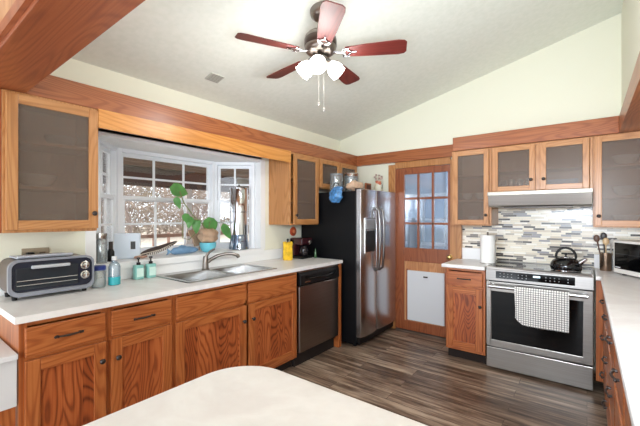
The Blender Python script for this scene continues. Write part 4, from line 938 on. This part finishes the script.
# ------------------------------------------------------------ ceiling fan and vent
fx, fy, fz, FR = -1.387, 1.813, 2.453, .55
cz = ceil_z(fx)
fan = thing('ceiling_fan', 'five-blade ceiling fan with dark cherry blades and three lit glass shades', 'ceiling fan', (fx,fy,fz))
part('canopy', MB().lathe([(.001,-.075),(.03,-.074),(.062,-.05),(.07,-.02),(.07,.012),(.001,.012)], (fx,fy,cz-.0), n=32), M['nick'], fan, smooth=True)
part('downrod', MB().lathe([(.014,0),(.014,cz-.07-(fz+.14))], (fx,fy,fz+.14), n=14), M['nick'], fan, smooth=True)
mo = part('motor_housing', MB().lathe([(.001,-.03),(.06,-.03),(.085,-.012),(.098,.0),(.104,.02),(.104,.085),(.097,.10),(.08,.115),(.05,.13),(.02,.15),(.001,.15)], (fx,fy,fz), n=40), M['nick'], fan, smooth=True)
part('vent_band', MB().lathe([(.1045,.03),(.106,.032),(.106,.075),(.1045,.078)], (fx,fy,fz), n=40), plain('dark_bronze', srgb(86,72,66), .3, .9), mo, smooth=True)
part('light_fitter', MB().lathe([(.001,-.115),(.02,-.112),(.035,-.095),(.03,-.075),(.045,-.06),(.045,-.04),(.03,-.028)], (fx,fy,fz), n=28), M['nick'], fan, smooth=True)
for k in range(5):
    a = 4.238 - k*R(72); rot = Matrix.Rotation(a, 3, 'Z'); tilt = Matrix.Rotation(R(-12), 3, 'X')
    m = MB(); outl = [(.165,-.045),(.30,-.056),(FR-.05,-.066),(FR-.015,-.06),(FR,-.042),(FR,.042),(FR-.015,.06),(FR-.05,.066),(.30,.056),(.165,.045)]
    m.prism(outl, -.003, .003)
    b = part('blade', m, M['blade'], None, bevel=.0015); me = b.data
    b.parent = fan; b.rotation_euler = (rot.to_4x4() @ tilt.to_4x4()).to_euler(); b.location = (0,0,-.015)
    br_ = MB()
    br_.tube([(.085,0,.005),(.12,0,-.004),(.15,0,-.009)], .011, 8, flat=.6)
    for s_ in (-1, 1):
        br_.tube([(.145,0,-.009),(.175,.032*s_,-.0085),(.205,0,-.0085)], .006, 8, flat=.6)
        br_.tube([(.145,0,-.009),(.15,.036*s_,-.0085),(.185,.038*s_,-.0085)], .005, 8, flat=.6)
    br_.tube([(.20,0,-.0085),(.235,0,-.0085)], .006, 8, flat=.6)
    bo = part('blade_bracket', br_, M['steelp'], None, smooth=True); bo.parent = b
shade_m = emit('frosted_lit_glass', (1,.97,.92,1), 3); shade_m.node_tree.nodes['Principled BSDF'].inputs['Roughness'].default_value = .4
for k, a in enumerate((R(37.5+180+5), R(37.5), R(-62))):
    d = Vector((math.cos(a), math.sin(a), 0)); ax = (d*.75 + Vector((0,0,-.8))).normalized()
    q = Vector((0,0,1)).rotation_difference(ax).to_matrix(); c = Vector((fx,fy,fz-.065)) + d*.045
    part('lamp_arm', MB().tube([tuple(Vector((fx,fy,fz-.06))), tuple(c)], .012, 10).lathe([(.022,-.005),(.026,.02),(.02,.03)], tuple(c), rot=q, n=16), M['nick'], fan, smooth=True)
    part('lamp_shade', MB().lathe([(.022,.018),(.036,.035),(.05,.062),(.054,.085),(.050,.106),(.053,.112),(.049,.112),(.046,.104),(.050,.085),(.046,.062),(.03,.036),(.001,.03)], tuple(c), rot=q, n=28), shade_m, fan, smooth=True)
    p = c + ax*.17; light('fan_bulb', 'POINT', tuple(p), 3.2, (.98,.97,.95), size=.05)
for dx, dy, L_, nm in ((.02,.01,.26,'pull_chain'), (-.015,.0,.22,'pull_chain')):
    ch = MB().tube([(fx+dx,fy+dy,fz-.11),(fx+dx,fy+dy,fz-.11-L_)], .0009, 6).lathe([(.001,0),(.005,-.004),(.005,-.022),(.001,-.026)], (fx+dx,fy+dy,fz-.11-L_), n=10)
    part(nm, ch, plain('pale_chain', srgb(150,146,140), .5, .3), fan, smooth=True)
vx, vy = -2.37, 1.70
v = thing('ceiling_vent', 'small grey square vent grille in the sloped ceiling above the bay window', 'vent', (0,0,0))
q = part('frame', MB().box((-.05,-.06,-.010), (.05,.06,-.001)), plain('vent_grey', srgb(200,198,188), .5), None, bevel=.002); q.parent = v
q = part('slat', (lambda m: [m.box((-.04+.016*k,-.05,-.012), (-.034+.016*k,.05,-.010)) for k in range(6)] and m)(MB()), plain('vent_dark', srgb(150,148,138), .6), None); q.parent = v
v.location = (vx,vy,ceil_z(vx)); v.rotation_euler = (0,-math.atan(.245),0)

# ------------------------------------------------------------ outside the bay window
gm_ = plain('leaf_litter', srgb(186,170,152), .95, noise=.25, nscale=3)
struct('ground', MB().box((-60,-30,-.5), (-2.9,50,-.35)), gm_)
pw = plain('porch_boards', srgb(150,136,120), .8, noise=.25, nscale=5); pd = plain('porch_beam_dark', srgb(70,54,50), .8)
struct('floor_porch', MB().box((-7.4,-4,-.35), (-3.3,12,-.25)), plain('porch_deck', srgb(190,180,168), .85, noise=.15))
pr = thing('porch_roof', 'brown boarded porch roof with a dark edge beam outside the window', 'porch roof', (-5,3,2.3))
part('boarding', MB().box((-7.3,-4,2.42), (-2.95,12,2.5)), pw, pr)
jo = MB()
for k in range(9): jo.box((-7.2+.47*k,-4,2.33), (-7.14+.47*k,12,2.42))
part('joist', jo, plain('joist_brown', srgb(120,104,92), .8), pr)
part('edge_beam', MB().box((-7.12,-4,1.98), (-6.95,12,2.33)), pd, pr)
for k, yy in enumerate((.2, 4.35, 8.5)):
    part('post', MB().box((-7.1,yy-.06,-.25), (-6.98,yy+.06,1.98)), plain('porch_post_%d' % k, srgb(180,172,168), .8), pr)
rl = thing('deck_railing', 'weathered brown deck railing across the yard view', 'railing', (-7,3,-.25))
rw = plain('rail_brown', srgb(140,106,90), .8)
for zz in (.98, .28): part('rail', MB().box((-6.96,-4,zz-.035), (-6.90,12,zz+.035)), rw, rl)
for k in range(11): part('baluster_post', MB().box((-6.98,-3.2+1.35*k-.03,-.25), (-6.92,-3.2+1.35*k+.03,1.0)), rw, rl)
fw_ = thing('yard_fence', 'low pale wire-and-post fence beyond the deck', 'fence', (-13,8,-.35))
for k in range(14): part('post', MB().tube([(-13,-6+2.2*k,-.4),(-13,-6+2.2*k,.75)], .06, 6), rw, fw_)
part('rail', MB().box((-13.03,-6,.6), (-12.97,23,.68)).box((-13.03,-6,.1), (-12.97,23,.17)), rw, fw_)
bark = plain('pale_bark', srgb(112,96,88), .9, noise=.3, nscale=4)
def tree(loc, h, seed, label):
    rnd = random.Random(seed); mb = MB()
    def grow(p, d, L, r, lv):
        pts = [p]; rs = [r]; q = Vector(p); dd = Vector(d)
        for i in range(3):
            dd = (dd + Vector((rnd.uniform(-.18,.18), rnd.uniform(-.18,.18), rnd.uniform(-.05,.14)))).normalized(); q = q + dd*L/3; pts.append(tuple(q)); rs.append(r*(1-.2*(i+1)))
        mb.tube(pts, rs, 5 if lv < 2 else 3, cap=False)
        if lv < 4:
            for _ in range(4 if lv < 3 else 3):
                i = rnd.choice((1,2,3)); nd = (dd + Vector((rnd.uniform(-1,1), rnd.uniform(-1,1), rnd.uniform(-.35,.7)))).normalized()
                grow(pts[i], nd, L*rnd.uniform(.5,.72), rs[i]*.6, lv+1)
    grow((loc[0],loc[1],loc[2]), (0,0,1), h*.42, h*.022, 0)
    tag(part('bare_tree', mb, bark, None, loc=loc), label, 'tree', 'bare trees in the yard')
spots = [(-16,3,5.5),(-17,6.5,6),(-15,9.5,5),(-18,12.5,6.5),(-20,9,7),(-21,4.5,7),(-16,16,6),(-20,17,7),(-14,6.2,4),(-19,20,6.5),(-22,24,8),(-15,12.6,4.5)]
for i, (x, y, h) in enumerate(spots): tree((x,y,-.36), h, i+3, 'leafless grey-brown tree in the bright yard beyond the window')
th = MB(); rnd = random.Random(5)
for k in range(13000):
    y = rnd.uniform(-4,34); x = -30+rnd.uniform(-2,3); z = rnd.uniform(-.3,4.8)
    d = Vector((rnd.uniform(-.3,.3), rnd.uniform(-1,1), rnd.uniform(-.2,1))).normalized()*rnd.uniform(.5,1.3)
    th.tube([(x,y,z), (x+d.x,y+d.y,z+d.z)], [.035,.015], 3, cap=False)
tag(part('twig_thicket', th, plain('thicket_twig', srgb(158,140,124), .9, noise=.3, nscale=2), None, loc=(-25,15,0)), 'dense thicket of bare twigs closing the far side of the yard', 'thicket', kind='stuff')
